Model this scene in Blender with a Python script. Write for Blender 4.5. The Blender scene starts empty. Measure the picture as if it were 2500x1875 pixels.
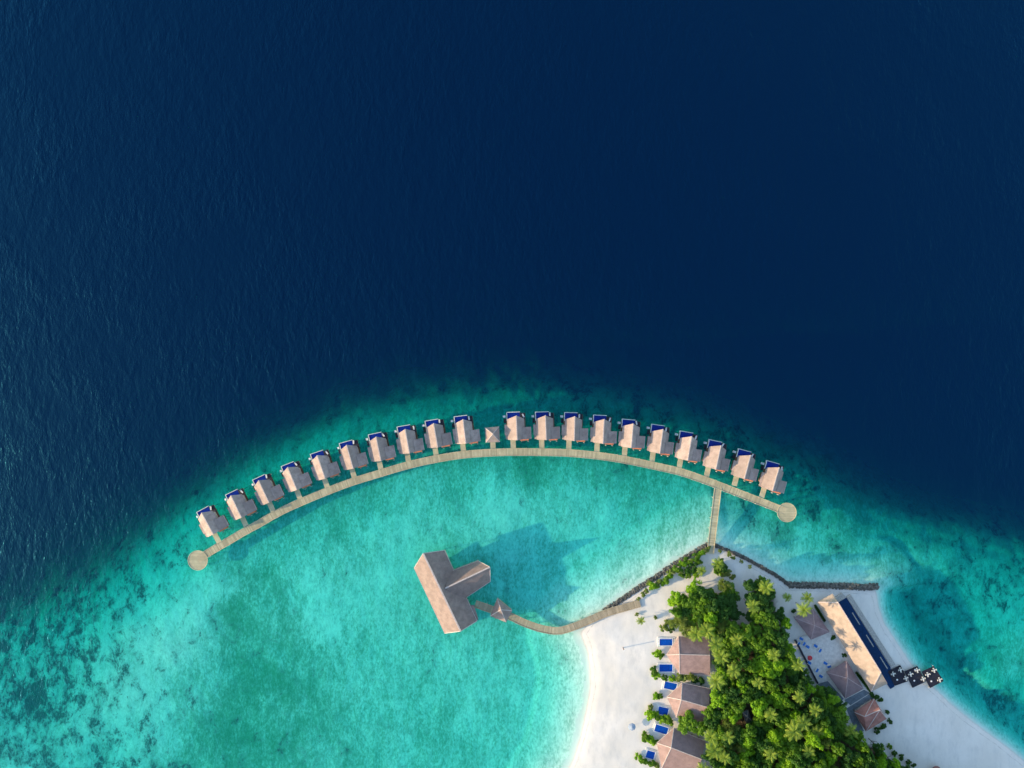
import bpy, math, random
import numpy as np
from mathutils import Vector, Matrix

SC = bpy.context.scene
COL = SC.collection
RNG = random.Random(11)
R = math.radians

# ------------------------------------------------------------------ camera
CAM_H = 340.0          # metres above the water
M_PX = 0.2             # metres per photograph pixel at water level
cam_d = bpy.data.cameras.new('camera')
cam = bpy.data.objects.new('camera', cam_d); COL.objects.link(cam)
cam.location = (0, 0, CAM_H)
cam_d.sensor_width = 36.0
cam_d.lens = 18.0 / (250.0 / CAM_H)
cam_d.clip_end = 20000.0
SC.camera = cam

# ------------------------------------------------------------------ light
SUN_EL = R(13.6)
sun_to = Vector((-0.979, -0.205, 0)).normalized()          # towards the sun, west-south-west
SUN_DIR = Vector((sun_to.x * math.cos(SUN_EL), sun_to.y * math.cos(SUN_EL), math.sin(SUN_EL)))
W = bpy.data.worlds.new('World'); SC.world = W; W.use_nodes = True
wn = W.node_tree.nodes; wl = W.node_tree.links
sky = wn.new('ShaderNodeTexSky'); sky.sky_type = 'NISHITA'; sky.sun_disc = False
sky.sun_elevation = SUN_EL
sky.sun_rotation = math.atan2(sun_to.x, sun_to.y)
sky.air_density = 1.0; sky.dust_density = 0.7; sky.ozone_density = 1.3
wn['Background'].inputs['Strength'].default_value = 0.15
wl.new(sky.outputs[0], wn['Background'].inputs[0])
sun_d = bpy.data.lights.new('sun', 'SUN'); sun_d.energy = 2.9; sun_d.angle = R(0.6)
sun_d.color = (1.0, 0.76, 0.47)
sun = bpy.data.objects.new('sun', sun_d); COL.objects.link(sun)
sun.rotation_euler = SUN_DIR.to_track_quat('Z', 'Y').to_euler()
vs = SC.view_settings
vs.view_transform = 'Standard'; vs.look = 'None'; vs.exposure = 1.36; vs.gamma = 1.0
vs.use_curve_mapping = False
SC.cycles.use_denoising = True
SC.cycles.max_bounces = 5
SC.cycles.transparent_max_bounces = 12

# ------------------------------------------------------------------ helpers
def P(px, py, z=0.0):
    """photograph pixel seen at height z -> place in the world"""
    s = M_PX * (CAM_H - z) / CAM_H
    return Vector(((px - 1250) * s, (937.5 - py) * s, z))

def tag(o, label=None, cat=None, group=None, kind=None):
    if label: o['label'] = label
    if cat: o['category'] = cat
    if group: o['group'] = group
    if kind: o['kind'] = kind
    return o

def empty(name, loc=(0, 0, 0), rz=0.0, **kw):
    o = bpy.data.objects.new(name, None); COL.objects.link(o)
    o.empty_display_size = 0.5
    o.location = loc; o.rotation_euler = (0, 0, rz)
    return tag(o, **kw)

class MB:
    def __init__(s): s.v = []; s.f = []
    def face(s, pts):
        i = len(s.v); s.v += [tuple(p) for p in pts]; s.f.append(tuple(range(i, i + len(pts)))); return s
    def box(s, x0, x1, y0, y1, z0, z1, rz=0.0, c=(0, 0)):
        ca, sa = math.cos(rz), math.sin(rz); i = len(s.v)
        for z in (z0, z1):
            for x, y in ((x0, y0), (x1, y0), (x1, y1), (x0, y1)):
                s.v.append((c[0] + x * ca - y * sa, c[1] + x * sa + y * ca, z))
        s.f += [tuple(i + k for k in q) for q in ((3, 2, 1, 0), (4, 5, 6, 7), (0, 1, 5, 4), (1, 2, 6, 5), (2, 3, 7, 6), (3, 0, 4, 7))]
        return s
    def prism(s, poly, z0, z1):
        """poly: list of (x, y) counter-clockwise; z0 / z1 may be numbers"""
        n = len(poly); i = len(s.v)
        a = sum(poly[k][0] * poly[(k + 1) % n][1] - poly[(k + 1) % n][0] * poly[k][1] for k in range(n))
        if a < 0: poly = list(reversed(poly))
        s.v += [(p[0], p[1], z0) for p in poly] + [(p[0], p[1], z1) for p in poly]
        s.f.append(tuple(i + n - 1 - k for k in range(n))); s.f.append(tuple(i + n + k for k in range(n)))
        for k in range(n):
            j = (k + 1) % n; s.f.append((i + k, i + j, i + n + j, i + n + k))
        return s
    def shell(s, verts, faces, t):
        """sheet of faces with thickness t straight down; faces counter-clockwise from above"""
        i = len(s.v); n = len(verts)
        s.v += [tuple(p) for p in verts] + [(p[0], p[1], p[2] - t) for p in verts]
        cnt = {}
        for f in faces:
            s.f.append(tuple(i + k for k in f)); s.f.append(tuple(i + n + k for k in reversed(f)))
            for a, b in zip(f, f[1:] + f[:1]): cnt[(a, b)] = 1
        for (a, b) in cnt:
            if (b, a) not in cnt: s.f.append((i + b, i + a, i + n + a, i + n + b))
        return s
    def cyl(s, p0, p1, r0, r1=None, n=8, cap=True):
        r1 = r0 if r1 is None else r1
        p0, p1 = Vector(p0), Vector(p1); d = (p1 - p0).normalized()
        u = d.orthogonal().normalized(); w = d.cross(u); i = len(s.v)
        for p, r in ((p0, r0), (p1, r1)):
            for k in range(n):
                a = 2 * math.pi * k / n; q = p + (u * math.cos(a) + w * math.sin(a)) * r
                s.v.append(tuple(q))
        for k in range(n):
            j = (k + 1) % n; s.f.append((i + k, i + j, i + n + j, i + n + k))
        if cap:
            s.f.append(tuple(i + n - 1 - k for k in range(n))); s.f.append(tuple(i + n + k for k in range(n)))
        return s
    def bar(s, p0, p1, w, h):
        """square-section bar between two points, w wide, h high, its top on the points"""
        p0, p1 = Vector(p0), Vector(p1); d = (p1 - p0); sd = Vector((-d.y, d.x, 0)).normalized() * (w / 2)
        i = len(s.v); dz = Vector((0, 0, h))
        for p in (p0, p1):
            for q in (p - sd - dz, p + sd - dz, p + sd, p - sd): s.v.append(tuple(q))
        s.f += [tuple(i + k for k in q) for q in ((0, 1, 2, 3), (7, 6, 5, 4), (0, 4, 5, 1), (1, 5, 6, 2), (2, 6, 7, 3), (3, 7, 4, 0))]
        return s
    def mesh(s, name, mat, smooth=False):
        m = bpy.data.meshes.new(name); m.from_pydata(s.v, [], s.f); m.update()
        if mat is not None: m.materials.append(mat)
        if smooth:
            m.polygons.foreach_set('use_smooth', [True] * len(m.polygons))
        return m
    def build(s, name, mat, parent=None, **kw):
        return put(name, s.mesh(name, mat, kw.pop('smooth', False)), parent, **kw)

def put(name, mesh, parent=None, loc=None, rz=None, **kw):
    o = bpy.data.objects.new(name, mesh); COL.objects.link(o)
    if parent is not None: o.parent = parent
    if loc is not None: o.location = loc
    if rz is not None: o.rotation_euler = (0, 0, rz)
    return tag(o, **kw)

def copy_tree(o, parent=None):
    c = o.copy(); COL.objects.link(c); c.parent = parent
    for ch in list(o.children): copy_tree(ch, c)
    return c

# ------------------------------------------------------------------ materials
class NT:
    def __init__(s, name):
        s.m = bpy.data.materials.new(name); s.m.use_nodes = True
        s.t = s.m.node_tree; s.n = s.t.nodes; s.l = s.t.links
        s.bsdf = s.n['Principled BSDF']; s.out = s.n['Material Output']
    def new(s, t, **kw):
        n = s.n.new(t)
        for k, v in kw.items(): setattr(n, k, v)
        return n
    def link(s, a, b): s.l.new(a, b)
    def pos(s):
        return s.new('ShaderNodeNewGeometry').outputs['Position']
    def mapping(s, vec, scale=(1, 1, 1), rot=(0, 0, 0)):
        m = s.new('ShaderNodeMapping'); s.link(vec, m.inputs['Vector'])
        m.inputs['Scale'].default_value = scale; m.inputs['Rotation'].default_value = rot
        return m.outputs[0]
    def noise(s, vec, scale, detail=4, rough=0.55, dist=0.0):
        n = s.new('ShaderNodeTexNoise'); s.link(vec, n.inputs['Vector'])
        n.inputs['Scale'].default_value = scale; n.inputs['Detail'].default_value = detail
        n.inputs['Roughness'].default_value = rough; n.inputs['Distortion'].default_value = dist
        return n.outputs['Fac']
    def math(s, op, a, b=None, c=None, clamp=False):
        n = s.new('ShaderNodeMath', operation=op); n.use_clamp = clamp
        for i, x in enumerate((a, b, c)):
            if x is None: continue
            if isinstance(x, (int, float)): n.inputs[i].default_value = x
            else: s.link(x, n.inputs[i])
        return n.outputs[0]
    def sstep(s, x, a, b, lo=0.0, hi=1.0):
        n = s.new('ShaderNodeMapRange', interpolation_type='SMOOTHSTEP')
        s.link(x, n.inputs[0])
        for i, v in zip((1, 2, 3, 4), (a, b, lo, hi)): n.inputs[i].default_value = v
        return n.outputs[0]
    def mix(s, f, a, b, blend='MIX'):
        n = s.new('ShaderNodeMix', data_type='RGBA', blend_type=blend)
        for i, x in ((0, f), (6, a), (7, b)):
            if isinstance(x, (int, float)): n.inputs[i].default_value = x
            elif isinstance(x, tuple): n.inputs[i].default_value = (*x, 1.0) if len(x) == 3 else x
            else: s.link(x, n.inputs[i])
        return n.outputs[2]
    def attr(s, name):
        n = s.new('ShaderNodeAttribute', attribute_name=name); return n.outputs['Fac']
    def bump(s, h, strength, dist, normal=None):
        n = s.new('ShaderNodeBump'); n.inputs['Strength'].default_value = strength
        n.inputs['Distance'].default_value = dist; s.link(h, n.inputs['Height'])
        return n.outputs[0]

def simple(name, col, rough=0.8, var=0.25, scale=0.6, bump=0.0, spec=0.3):
    t = NT(name); p = t.pos()
    n = t.noise(p, scale, 5, 0.6)
    dark = tuple(c * (1 - var) for c in col); lite = tuple(min(1, c * (1 + var)) for c in col)
    c = t.mix(t.sstep(n, 0.3, 0.7), dark, lite)
    t.link(c, t.bsdf.inputs['Base Color']); t.bsdf.inputs['Roughness'].default_value = rough
    t.bsdf.inputs['Specular IOR Level'].default_value = spec
    if bump:
        t.link(t.bump(t.noise(p, scale * 6, 3), bump, 0.05), t.bsdf.inputs['Normal'])
    return t.m

def roof_mat(name, col, var=0.22):
    """shingle roof: horizontal courses (steps in height), patchy weathering"""
    t = NT(name); p = t.pos()
    sep = t.new('ShaderNodeSeparateXYZ'); t.link(p, sep.inputs[0])
    saw = t.math('FRACT', t.math('MULTIPLY', sep.outputs['Z'], 1 / 0.22))
    fine = t.noise(p, 2.2, 5, 0.7); big = t.noise(p, 0.35, 4, 0.6)
    tiles = t.noise(t.mapping(p, (1, 1, 4)), 1.3, 2, 0.6)
    dark = tuple(c * (1 - var) for c in col); lite = tuple(min(1, c * (1 + var)) for c in col)
    c = t.mix(t.sstep(big, 0.3, 0.7), dark, lite)
    c = t.mix(t.sstep(fine, 0.35, 0.75, 0.0, 0.35), c, tuple(x * 0.55 for x in col))
    c = t.mix(t.sstep(tiles, 0.5, 0.8, 0.0, 0.35), c, tuple(min(1, x * f) for x, f in zip(col, (1.35, 1.25, 1.2))))
    oi = t.new('ShaderNodeObjectInfo')                       # each roof weathered a little differently
    c = t.mix(t.sstep(oi.outputs['Random'], 0, 1, 0.0, 0.45), c, tuple(x * 0.62 for x in col))
    stain = t.noise(t.mapping(p, (1, 1, .3)), 0.55, 4, 0.7)
    c = t.mix(t.sstep(stain, 0.52, 0.75, 0, 0.5), c, tuple(x * 0.5 for x in col))
    t.link(c, t.bsdf.inputs['Base Color']); t.bsdf.inputs['Roughness'].default_value = 0.85
    t.bsdf.inputs['Specular IOR Level'].default_value = 0.2
    h = t.math('ADD', t.math('MULTIPLY', saw, 0.6), t.math('MULTIPLY', fine, 1.0))
    t.link(t.bump(h, 0.35, 0.08), t.bsdf.inputs['Normal'])
    return t.m

def deck_mat(name, col):
    t = NT(name); p = t.pos()
    a = t.noise(p, 0.25, 4, 0.6); b = t.noise(p, 1.8, 3, 0.7)
    pl = t.attr('plank')
    c = t.mix(t.sstep(a, 0.3, 0.7), tuple(x * 0.82 for x in col), tuple(x * 1.12 for x in col))
    c = t.mix(t.math('MULTIPLY', pl, 0.75), c, tuple(x * 0.55 for x in col))
    c = t.mix(t.sstep(b, 0.5, 0.8, 0, 0.4), c, tuple(x * 0.7 for x in col))
    t.link(c, t.bsdf.inputs['Base Color']); t.bsdf.inputs['Roughness'].default_value = 0.8
    t.bsdf.inputs['Specular IOR Level'].default_value = 0.25
    return t.m

def leaf_mat(name, col, col2, trans=0.35):
    t = NT(name); p = t.pos()
    oi = t.new('ShaderNodeObjectInfo'); n = t.noise(p, 0.9, 3, 0.6)
    f = t.math('ADD', t.math('MULTIPLY', oi.outputs['Random'], 0.55), t.math('MULTIPLY', n, 0.6), clamp=True)
    c = t.mix(f, col, col2)
    d = t.new('ShaderNodeBsdfPrincipled'); t.link(c, d.inputs['Base Color']); d.inputs['Roughness'].default_value = 0.55
    d.inputs['Specular IOR Level'].default_value = 0.3
    tr = t.new('ShaderNodeBsdfTranslucent')
    t.link(t.mix(0.5, c, tuple(min(1, x * y) for x, y in zip(col2, (1.4, 1.3, 0.6)))), tr.inputs['Color'])
    m = t.new('ShaderNodeMixShader'); m.inputs[0].default_value = trans
    t.link(d.outputs[0], m.inputs[1]); t.link(tr.outputs[0], m.inputs[2]); t.link(m.outputs[0], t.out.inputs[0])
    return t.m

def pool_mat(name, col, rough=0.08):
    t = NT(name); p = t.pos()
    n = t.noise(p, 1.2, 3, 0.5)
    c = t.mix(t.sstep(n, 0.3, 0.7), tuple(x * 0.85 for x in col), tuple(x * 1.15 for x in col))
    t.link(c, t.bsdf.inputs['Base Color']); t.bsdf.inputs['Roughness'].default_value = rough
    t.bsdf.inputs['IOR'].default_value = 1.33
    t.link(t.bump(t.noise(p, 1.5, 3), 0.08, 0.1), t.bsdf.inputs['Normal'])
    return t.m

M = {}
M['villa_roof'] = roof_mat('villa_roof', (0.40, 0.31, 0.27))
M['hall_roof'] = roof_mat('hall_roof', (0.32, 0.235, 0.205))
M['beach_roof'] = roof_mat('beach_roof', (0.36, 0.245, 0.225))
M['bar_roof'] = roof_mat('bar_roof', (0.52, 0.405, 0.31))
M['red_roof'] = roof_mat('red_roof', (0.36, 0.17, 0.14))
M['ridge'] = simple('ridge_tiles', (0.52, 0.44, 0.40), 0.8, 0.2, 2.0)
M['awning'] = simple('terracotta', (0.50, 0.17, 0.09), 0.8, 0.25, 2.0)
M['deck'] = deck_mat('weathered_planks', (0.56, 0.49, 0.31))
M['dark_deck'] = simple('dark_planks', (0.022, 0.022, 0.035), 0.6, 0.35, 1.2)
M['wood'] = simple('brown_wood', (0.16, 0.09, 0.055), 0.75, 0.3, 1.5)
M['wall'] = simple('plaster_wall', (0.55, 0.45, 0.36), 0.85, 0.15, 0.8)
M['pile'] = simple('pile_concrete', (0.42, 0.40, 0.36), 0.85, 0.25, 2.0)
M['white'] = simple('white_paint', (0.78, 0.78, 0.76), 0.5, 0.06, 1.0)
M['coping'] = simple('pale_coping', (0.62, 0.64, 0.62), 0.6, 0.12, 1.0)
M['pool'] = pool_mat('villa_pool_water', (0.004, 0.024, 0.24))
M['beach_pool'] = pool_mat('beach_pool_water', (0.003, 0.075, 0.42))
M['dark_pool'] = pool_mat('long_pool_water', (0.001, 0.03, 0.10))
M['rock'] = simple('sea_rock', (0.13, 0.125, 0.11), 0.9, 0.5, 0.9, 0.3)
M['paving'] = simple('pale_paving', (0.62, 0.60, 0.55), 0.85, 0.12, 0.7)
M['blue_cloth'] = simple('blue_cloth', (0.02, 0.16, 0.52), 0.8, 0.2, 2.0)
M['red_cloth'] = simple('red_cloth', (0.55, 0.05, 0.06), 0.8, 0.15, 2.0)
M['grey_cloth'] = simple('grey_cloth', (0.36, 0.42, 0.50), 0.8, 0.1, 2.0)
M['cream_cloth'] = simple('cream_cloth', (0.72, 0.70, 0.62), 0.8, 0.1, 2.0)
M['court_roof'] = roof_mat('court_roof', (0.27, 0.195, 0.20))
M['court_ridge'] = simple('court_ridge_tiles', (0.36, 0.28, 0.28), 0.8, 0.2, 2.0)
M['terrace'] = simple('slate_terrace', (0.16, 0.20, 0.23), 0.8, 0.2, 0.8)
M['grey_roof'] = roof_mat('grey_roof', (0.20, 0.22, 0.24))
M['bark'] = simple('bark', (0.14, 0.10, 0.07), 0.9, 0.3, 1.5)
M['palm_bark'] = simple('palm_bark', (0.22, 0.18, 0.13), 0.9, 0.3, 3.0)
M['leaf_dark'] = leaf_mat('leaf_dark', (0.022, 0.08, 0.014), (0.06, 0.165, 0.016))
M['leaf_mid'] = leaf_mat('leaf_mid', (0.048, 0.145, 0.012), (0.17, 0.32, 0.014))
M['leaf_lime'] = leaf_mat('leaf_lime', (0.13, 0.31, 0.010), (0.29, 0.50, 0.015))
M['leaf_olive'] = leaf_mat('leaf_olive', (0.14, 0.21, 0.04), (0.26, 0.34, 0.07))
M['frond'] = leaf_mat('palm_frond', (0.15, 0.26, 0.022), (0.34, 0.43, 0.05), 0.3)

# ------------------------------------------------------------------ the lie of the land (seabed and island)
def seg_dist(X, Y, pts, closed):
    d = np.full(X.shape, 1e9)
    n = len(pts)
    for k in range(n if closed else n - 1):
        ax, ay = pts[k]; bx, by = pts[(k + 1) % n]
        ex, ey = bx - ax, by - ay; L = ex * ex + ey * ey + 1e-9
        t = np.clip(((X - ax) * ex + (Y - ay) * ey) / L, 0, 1)
        d = np.minimum(d, np.hypot(X - ax - t * ex, Y - ay - t * ey))
    return d

def inside(X, Y, pts):
    r = np.zeros(X.shape, bool); n = len(pts)
    for k in range(n):
        ax, ay = pts[k]; bx, by = pts[(k + 1) % n]
        if ay == by: continue
        c = ((ay > Y) != (by > Y)) & (X < (bx - ax) * (Y - ay) / (by - ay) + ax)
        r ^= c
    return r

def sdf(X, Y, pts):
    d = seg_dist(X, Y, pts, True)
    return np.where(inside(X, Y, pts), d, -d)

def vnoise(X, Y, scale, seed, octaves=4, gain=0.5):
    """value noise, period about `scale` pixels"""
    rs = np.random.RandomState(seed); G = rs.rand(256, 256); out = np.zeros(X.shape); amp = 1.0; tot = 0
    for o in range(octaves):
        u = X / scale * 2 ** o + 17.3 * o + 1000; v = Y / scale * 2 ** o + 9.1 * o + 1000
        i = np.floor(u).astype(int); j = np.floor(v).astype(int); fu = u - i; fv = v - j
        fu = fu * fu * (3 - 2 * fu); fv = fv * fv * (3 - 2 * fv)
        g = lambda a, b: G[a % 256, b % 256]
        out += amp * ((g(i, j) * (1 - fu) + g(i + 1, j) * fu) * (1 - fv) + (g(i, j + 1) * (1 - fu) + g(i + 1, j + 1) * fu) * fv)
        tot += amp; amp *= gain
    return out / tot - 0.5

REEF = [(-600, 1700), (-120, 1530), (60, 1485), (185, 1415), (295, 1328), (375, 1265), (450, 1215), (520, 1165), (600, 1110), (690, 1070),
        (800, 1022), (900, 992), (1010, 966), (1130, 952), (1240, 948), (1360, 955), (1470, 968), (1580, 988), (1700, 1022),
        (1810, 1058), (1920, 1102), (2030, 1150), (2140, 1215), (2250, 1255), (2370, 1285), (2500, 1318), (3200, 1420),
        (3200, 3000), (-600, 3000)]
ISLAND = [(1340, 2600), (1340, 1960), (1389, 1875), (1400, 1850), (1418, 1794), (1430, 1737), (1440, 1681), (1440, 1636), (1433, 1586),
          (1416, 1545), (1440, 1515), (1480, 1490), (1517, 1465), (1563, 1434), (1599, 1411), (1653, 1374), (1689, 1352),
          (1725, 1333), (1735, 1331), (1750, 1336), (1801, 1356), (1852, 1382), (1892, 1405), (1925, 1428), (1994, 1431),
          (2065, 1433), (2110, 1437), (2136, 1440), (2141, 1455), (2146, 1485), (2160, 1522), (2187, 1563), (2212, 1600),
          (2228, 1625), (2279, 1678), (2300, 1697), (2320, 1717), (2380, 1765), (2450, 1816), (2500, 1856), (2700, 2010), (2760, 2600)]
WOOD = [(1645, 1455), (1700, 1434), (1745, 1440), (1794, 1448), (1796, 1520), (1822, 1520), (1826, 1418), (1850, 1416), (1890, 1440), (1898, 1482), (1918, 1530), (1930, 1590), (1958, 1640),
        (1985, 1685), (2035, 1688), (2058, 1725), (2062, 1775), (2096, 1800), (2146, 1824), (2185, 1862), (2260, 1905), (2330, 1960), (2330, 2010), (1712, 2010), (1735, 1870), (1740, 1800), (1728, 1760), (1745, 1740),
        (1750, 1690), (1762, 1650), (1758, 1600), (1745, 1560), (1700, 1545), (1655, 1535), (1648, 1500)]
# px, py, coral (dark heads), algae (green), extra depth in metres
COVER = [
 (20, 1640, .6, .2, .5), (60, 1800, .65, .2, .4), (130, 1700, .72, .2, .6), (60, 1720, .85, .2, 1), (20, 1850, .55, .2, 0), (100, 1620, .6, .2, .3), (250, 1580, .5, .1, 0), (330, 1470, .6, .1, .5),
 (420, 1370, .5, .1, .5), (520, 1440, .12, .15, -.3), (430, 1300, .3, .1, 0), (300, 1680, .42, .0, -.4), (400, 1580, .22, .0, -.6), (350, 1800, .4, .1, 0), (250, 1850, .55, .1, .5),
 (200, 1760, .5, .1, 0), (180, 1550, .7, .1, .8), (460, 1500, .22, .05, -.5), (330, 1560, .35, 0, -.6),
 (560, 1500, .15, .95, .4), (600, 1640, .18, 1.0, .5), (560, 1780, .18, 1.0, .5), (700, 1820, .15, .9, .3), (640, 1420, .05, .8, .2), (480, 1860, .2, .8, .3),
 (470, 1680, .18, .4, 0), (700, 1720, .1, .8, .2), (690, 1560, .08, .7, .1), (760, 1850, .1, .6, .1),
 (800, 1500, 0, .2, 0), (740, 1400, .02, .3, 0), (900, 1420, 0, .15, 0), (850, 1650, 0, .48, .1), (1000, 1650, 0, .42, .1), (1200, 1700, 0, .3, 0), (1350, 1780, 0, .25, 0), (900, 1800, 0, .55, .2), (1050, 1800, 0, .5, .2), (1170, 1600, .02, .4, 0),
 (960, 1300, 0, .12, 0), (1000, 1200, .05, .4, 0), (1300, 1150, .2, .9, .3), (1230, 1250, 0, .05, -.2), (1400, 1210, 0, .12, -.1), (1600, 1240, .12, .5, .1), (1640, 1290, .1, .55, 0), (1560, 1170, .15, .8, .3),
 (1440, 1160, .12, .8, .2), (1120, 1160, .08, .6, .2), (800, 1280, .08, .65, .2), (690, 1320, .1, .65, .2), (900, 1230, .08, .55, .2), (560, 1350, .1, .5, .1), (1690, 1240, .1, .6, .1), (1560, 1310, 0, .35, 0), (1460, 1270, 0, .2, 0),
 (560, 1190, .3, .35, 0), (640, 1130, .25, .4, 0), (800, 1060, .3, .35, 0), (1000, 1000, .3, .45, .3), (1200, 980, .3, .45, .5), (1400, 990, .55, .3, 1.2), (1600, 1030, .55, .25, 3), (1800, 1090, .55, .25, 3.2), (1950, 1170, .5, .3, 2.4),
 (1990, 1250, .35, .7, .4), (2080, 1280, .15, .8, -.6), (2250, 1340, .28, .45, -1), (2320, 1370, .28, .4, -.8), (2050, 1350, .4, .75, .2), (1900, 1290, .4, .8, .2), (1830, 1240, .5, .5, .6), (2170, 1340, .2, .5, -.4),
 (2200, 1420, .4, .4, 2), (2200, 1500, .3, .4, 4.5), (2240, 1580, .32, .4, 5), (2300, 1650, .4, .4, 4.5), (2370, 1720, .5, .4, 3.5), (2450, 1640, .12, .7, -1), (2490, 1580, .2, .45, -.8), (2440, 1440, .5, .1, .4), (2350, 1540, .5, .35, 1.2),
 (2440, 1740, .7, .3, 1), (2490, 1800, .6, .2, 1), (2450, 1330, .45, .1, .5), (2480, 1480, .5, .1, 0), (2380, 1450, .45, .25, .4), (2330, 1470, .5, .3, .8),
 (1850, 1340, 0, 0, -.3), (1960, 1390, 0, 0, -.6), (1790, 1290, 0, .05, .2), (2060, 1400, 0, 0, -.5), (1780, 1240, .1, .3, .5), (1990, 1330, .1, .4, 0),
 (2400, 1620, .25, .6, -.2), (2420, 1560, .3, .5, 0)]

def idw(X, Y):
    num = [np.zeros(X.shape) for _ in range(3)]; den = np.zeros(X.shape)
    for (px, py, c, g, d) in COVER:
        w = 1.0 / (((X - px) ** 2 + (Y - py) ** 2) / 900.0 + 0.6) ** 1.6
        den += w
        for k, v in enumerate((c, g, d)): num[k] += w * v
    return [n / den for n in num]

def land(wx, wy):
    """world x, y -> (height, coral, algae)"""
    X = wx / M_PX + 1250; Y = 937.5 - wy / M_PX
    big = vnoise(X, Y, 120, 1); med = vnoise(X, Y, 40, 2); fine = vnoise(X, Y, 12, 3, 3)
    sr = sdf(X, Y, REEF) + big * 22 + med * 14 - 8
    dr = np.interp(sr, [-700, -330, -150, -90, -55, -25, 0, 25, 60, 110, 180, 300],
                   [60, 46, 34, 25, 19, 13.5, 9.2, 6.6, 4.6, 3.3, 2.7, 2.4])
    coral, algae, extra = idw(X, Y)
    extra = extra + 1.5 * np.clip((X - 2050) / 150, 0, 1) + 0.2 * np.clip((260 - X) / 160, 0, 1)
    coral = coral + 0.04 * np.clip((260 - X) / 160, 0, 1)
    rw = np.clip((sr + 20) / 60, 0, 1)
    depth = dr + extra * rw + (med * 0.9 + fine * 0.5) * np.clip(dr / 6, 0, 1)
    # island
    si = sdf(X, Y, ISLAND) + fine * 2.0
    east = np.clip((X - 2080) / 60, 0, 1) * np.clip((Y - 1432) / 20, 0, 1)
    sh_w = np.interp(-si, [0, 8, 25, 60, 120, 230, 330, 2000], [0.0, 0.2, 0.42, 0.95, 2.0, 10.0, 60.0, 200.0])
    sh_e = np.interp(-si, [0, 8, 22, 36, 60, 100, 200, 2000], [0.0, 0.5, 1.5, 3.2, 5.5, 9, 20, 120])
    sh_w = sh_w * (1 + 0.9 * np.clip((X - 1740) / 40, 0, 1))
    sh = sh_w * (1 - east) + sh_e * east + med * 0.25
    near = np.clip(1 + si / 70, 0, 1)
    coral = coral * np.where(east > 0.5, np.clip((-si - 18) / 25, 0, 1), 1 - 0.9 * near)
    algae = algae * (1 - 0.8 * near)
    sh = np.maximum(sh, 0.02)
    q = np.clip(0.5 + 0.5 * (sh - depth) / 1.2, 0, 1)                     # soft minimum of reef depth and beach slope
    dd = np.maximum(sh * (1 - q) + depth * q - 0.6 * q * (1 - q), 0.02)
    h_in = np.interp(si, [0, 6, 25, 70, 140], [-0.02, 0.25, 0.75, 1.15, 1.35]) + (med * 0.25 + fine * 0.12) * np.clip(si / 40, 0, 1)
    h = np.where(si > 0, h_in, -dd)
    deepw = np.clip((sr + 60) / 50, 0, 1)
    coral = coral * deepw + 0.3 * (1 - deepw)
    return h, coral, algae, si

def litter(wx, wy):
    X = wx / M_PX + 1250; Y = 937.5 - wy / M_PX
    return np.clip((sdf(X, Y, WOOD) + vnoise(X, Y, 25, 9) * 24 - 4) / 8, 0, 1)

def grid_mesh(name, x0, x1, y0, y1, step, far, far_z, zfun):
    nx = int(round((x1 - x0) / step)) + 1; ny = int(round((y1 - y0) / step)) + 1
    gx = np.linspace(x0, x1, nx); gy = np.linspace(y0, y1, ny)
    gx = np.concatenate([[-far, -far * .3], gx, [far * .3, far]]); gy = np.concatenate([[-far, -far * .3], gy, [far * .3, far]])
    X, Y = np.meshgrid(gx, gy); nx, ny = len(gx), len(gy)
    h, c, g, si = land(X, Y)
    h[:, :2] = np.minimum(h[:, :2], far_z) ; h[:, -2:] = np.minimum(h[:, -2:], far_z); h[-2:, :] = np.minimum(h[-2:, :], far_z)
    h[:2, :] = np.where(h[:2, :] > 0, far_z, np.minimum(h[:2, :], far_z))
    V = np.stack([X, Y, zfun(h)], -1).reshape(-1, 3)
    idx = np.arange(nx * ny).reshape(ny, nx)
    F = np.stack([idx[:-1, :-1], idx[:-1, 1:], idx[1:, 1:], idx[1:, :-1]], -1).reshape(-1, 4)
    return V, F, h.ravel(), c.ravel(), g.ravel()

def np_mesh(name, V, F, attrs, mat, smooth=True):
    used = np.unique(F); remap = np.zeros(len(V), int); remap[used] = np.arange(len(used))
    V = V[used]; F = remap[F]; n = F.shape[1]
    m = bpy.data.meshes.new(name)
    m.vertices.add(len(V)); m.vertices.foreach_set('co', V.astype(np.float32).ravel())
    m.loops.add(F.size); m.loops.foreach_set('vertex_index', F.astype(np.int32).ravel())
    m.polygons.add(len(F)); m.polygons.foreach_set('loop_start', np.arange(0, F.size, n, dtype=np.int32))
    m.update(calc_edges=True)
    m.polygons.foreach_set('use_smooth', np.full(len(F), smooth, bool))
    for k, a in attrs.items():
        at = m.attributes.new(k, 'FLOAT', 'POINT'); at.data.foreach_set('value', a[used].astype(np.float32))
    m.materials.append(mat); m.validate()
    return m

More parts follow.
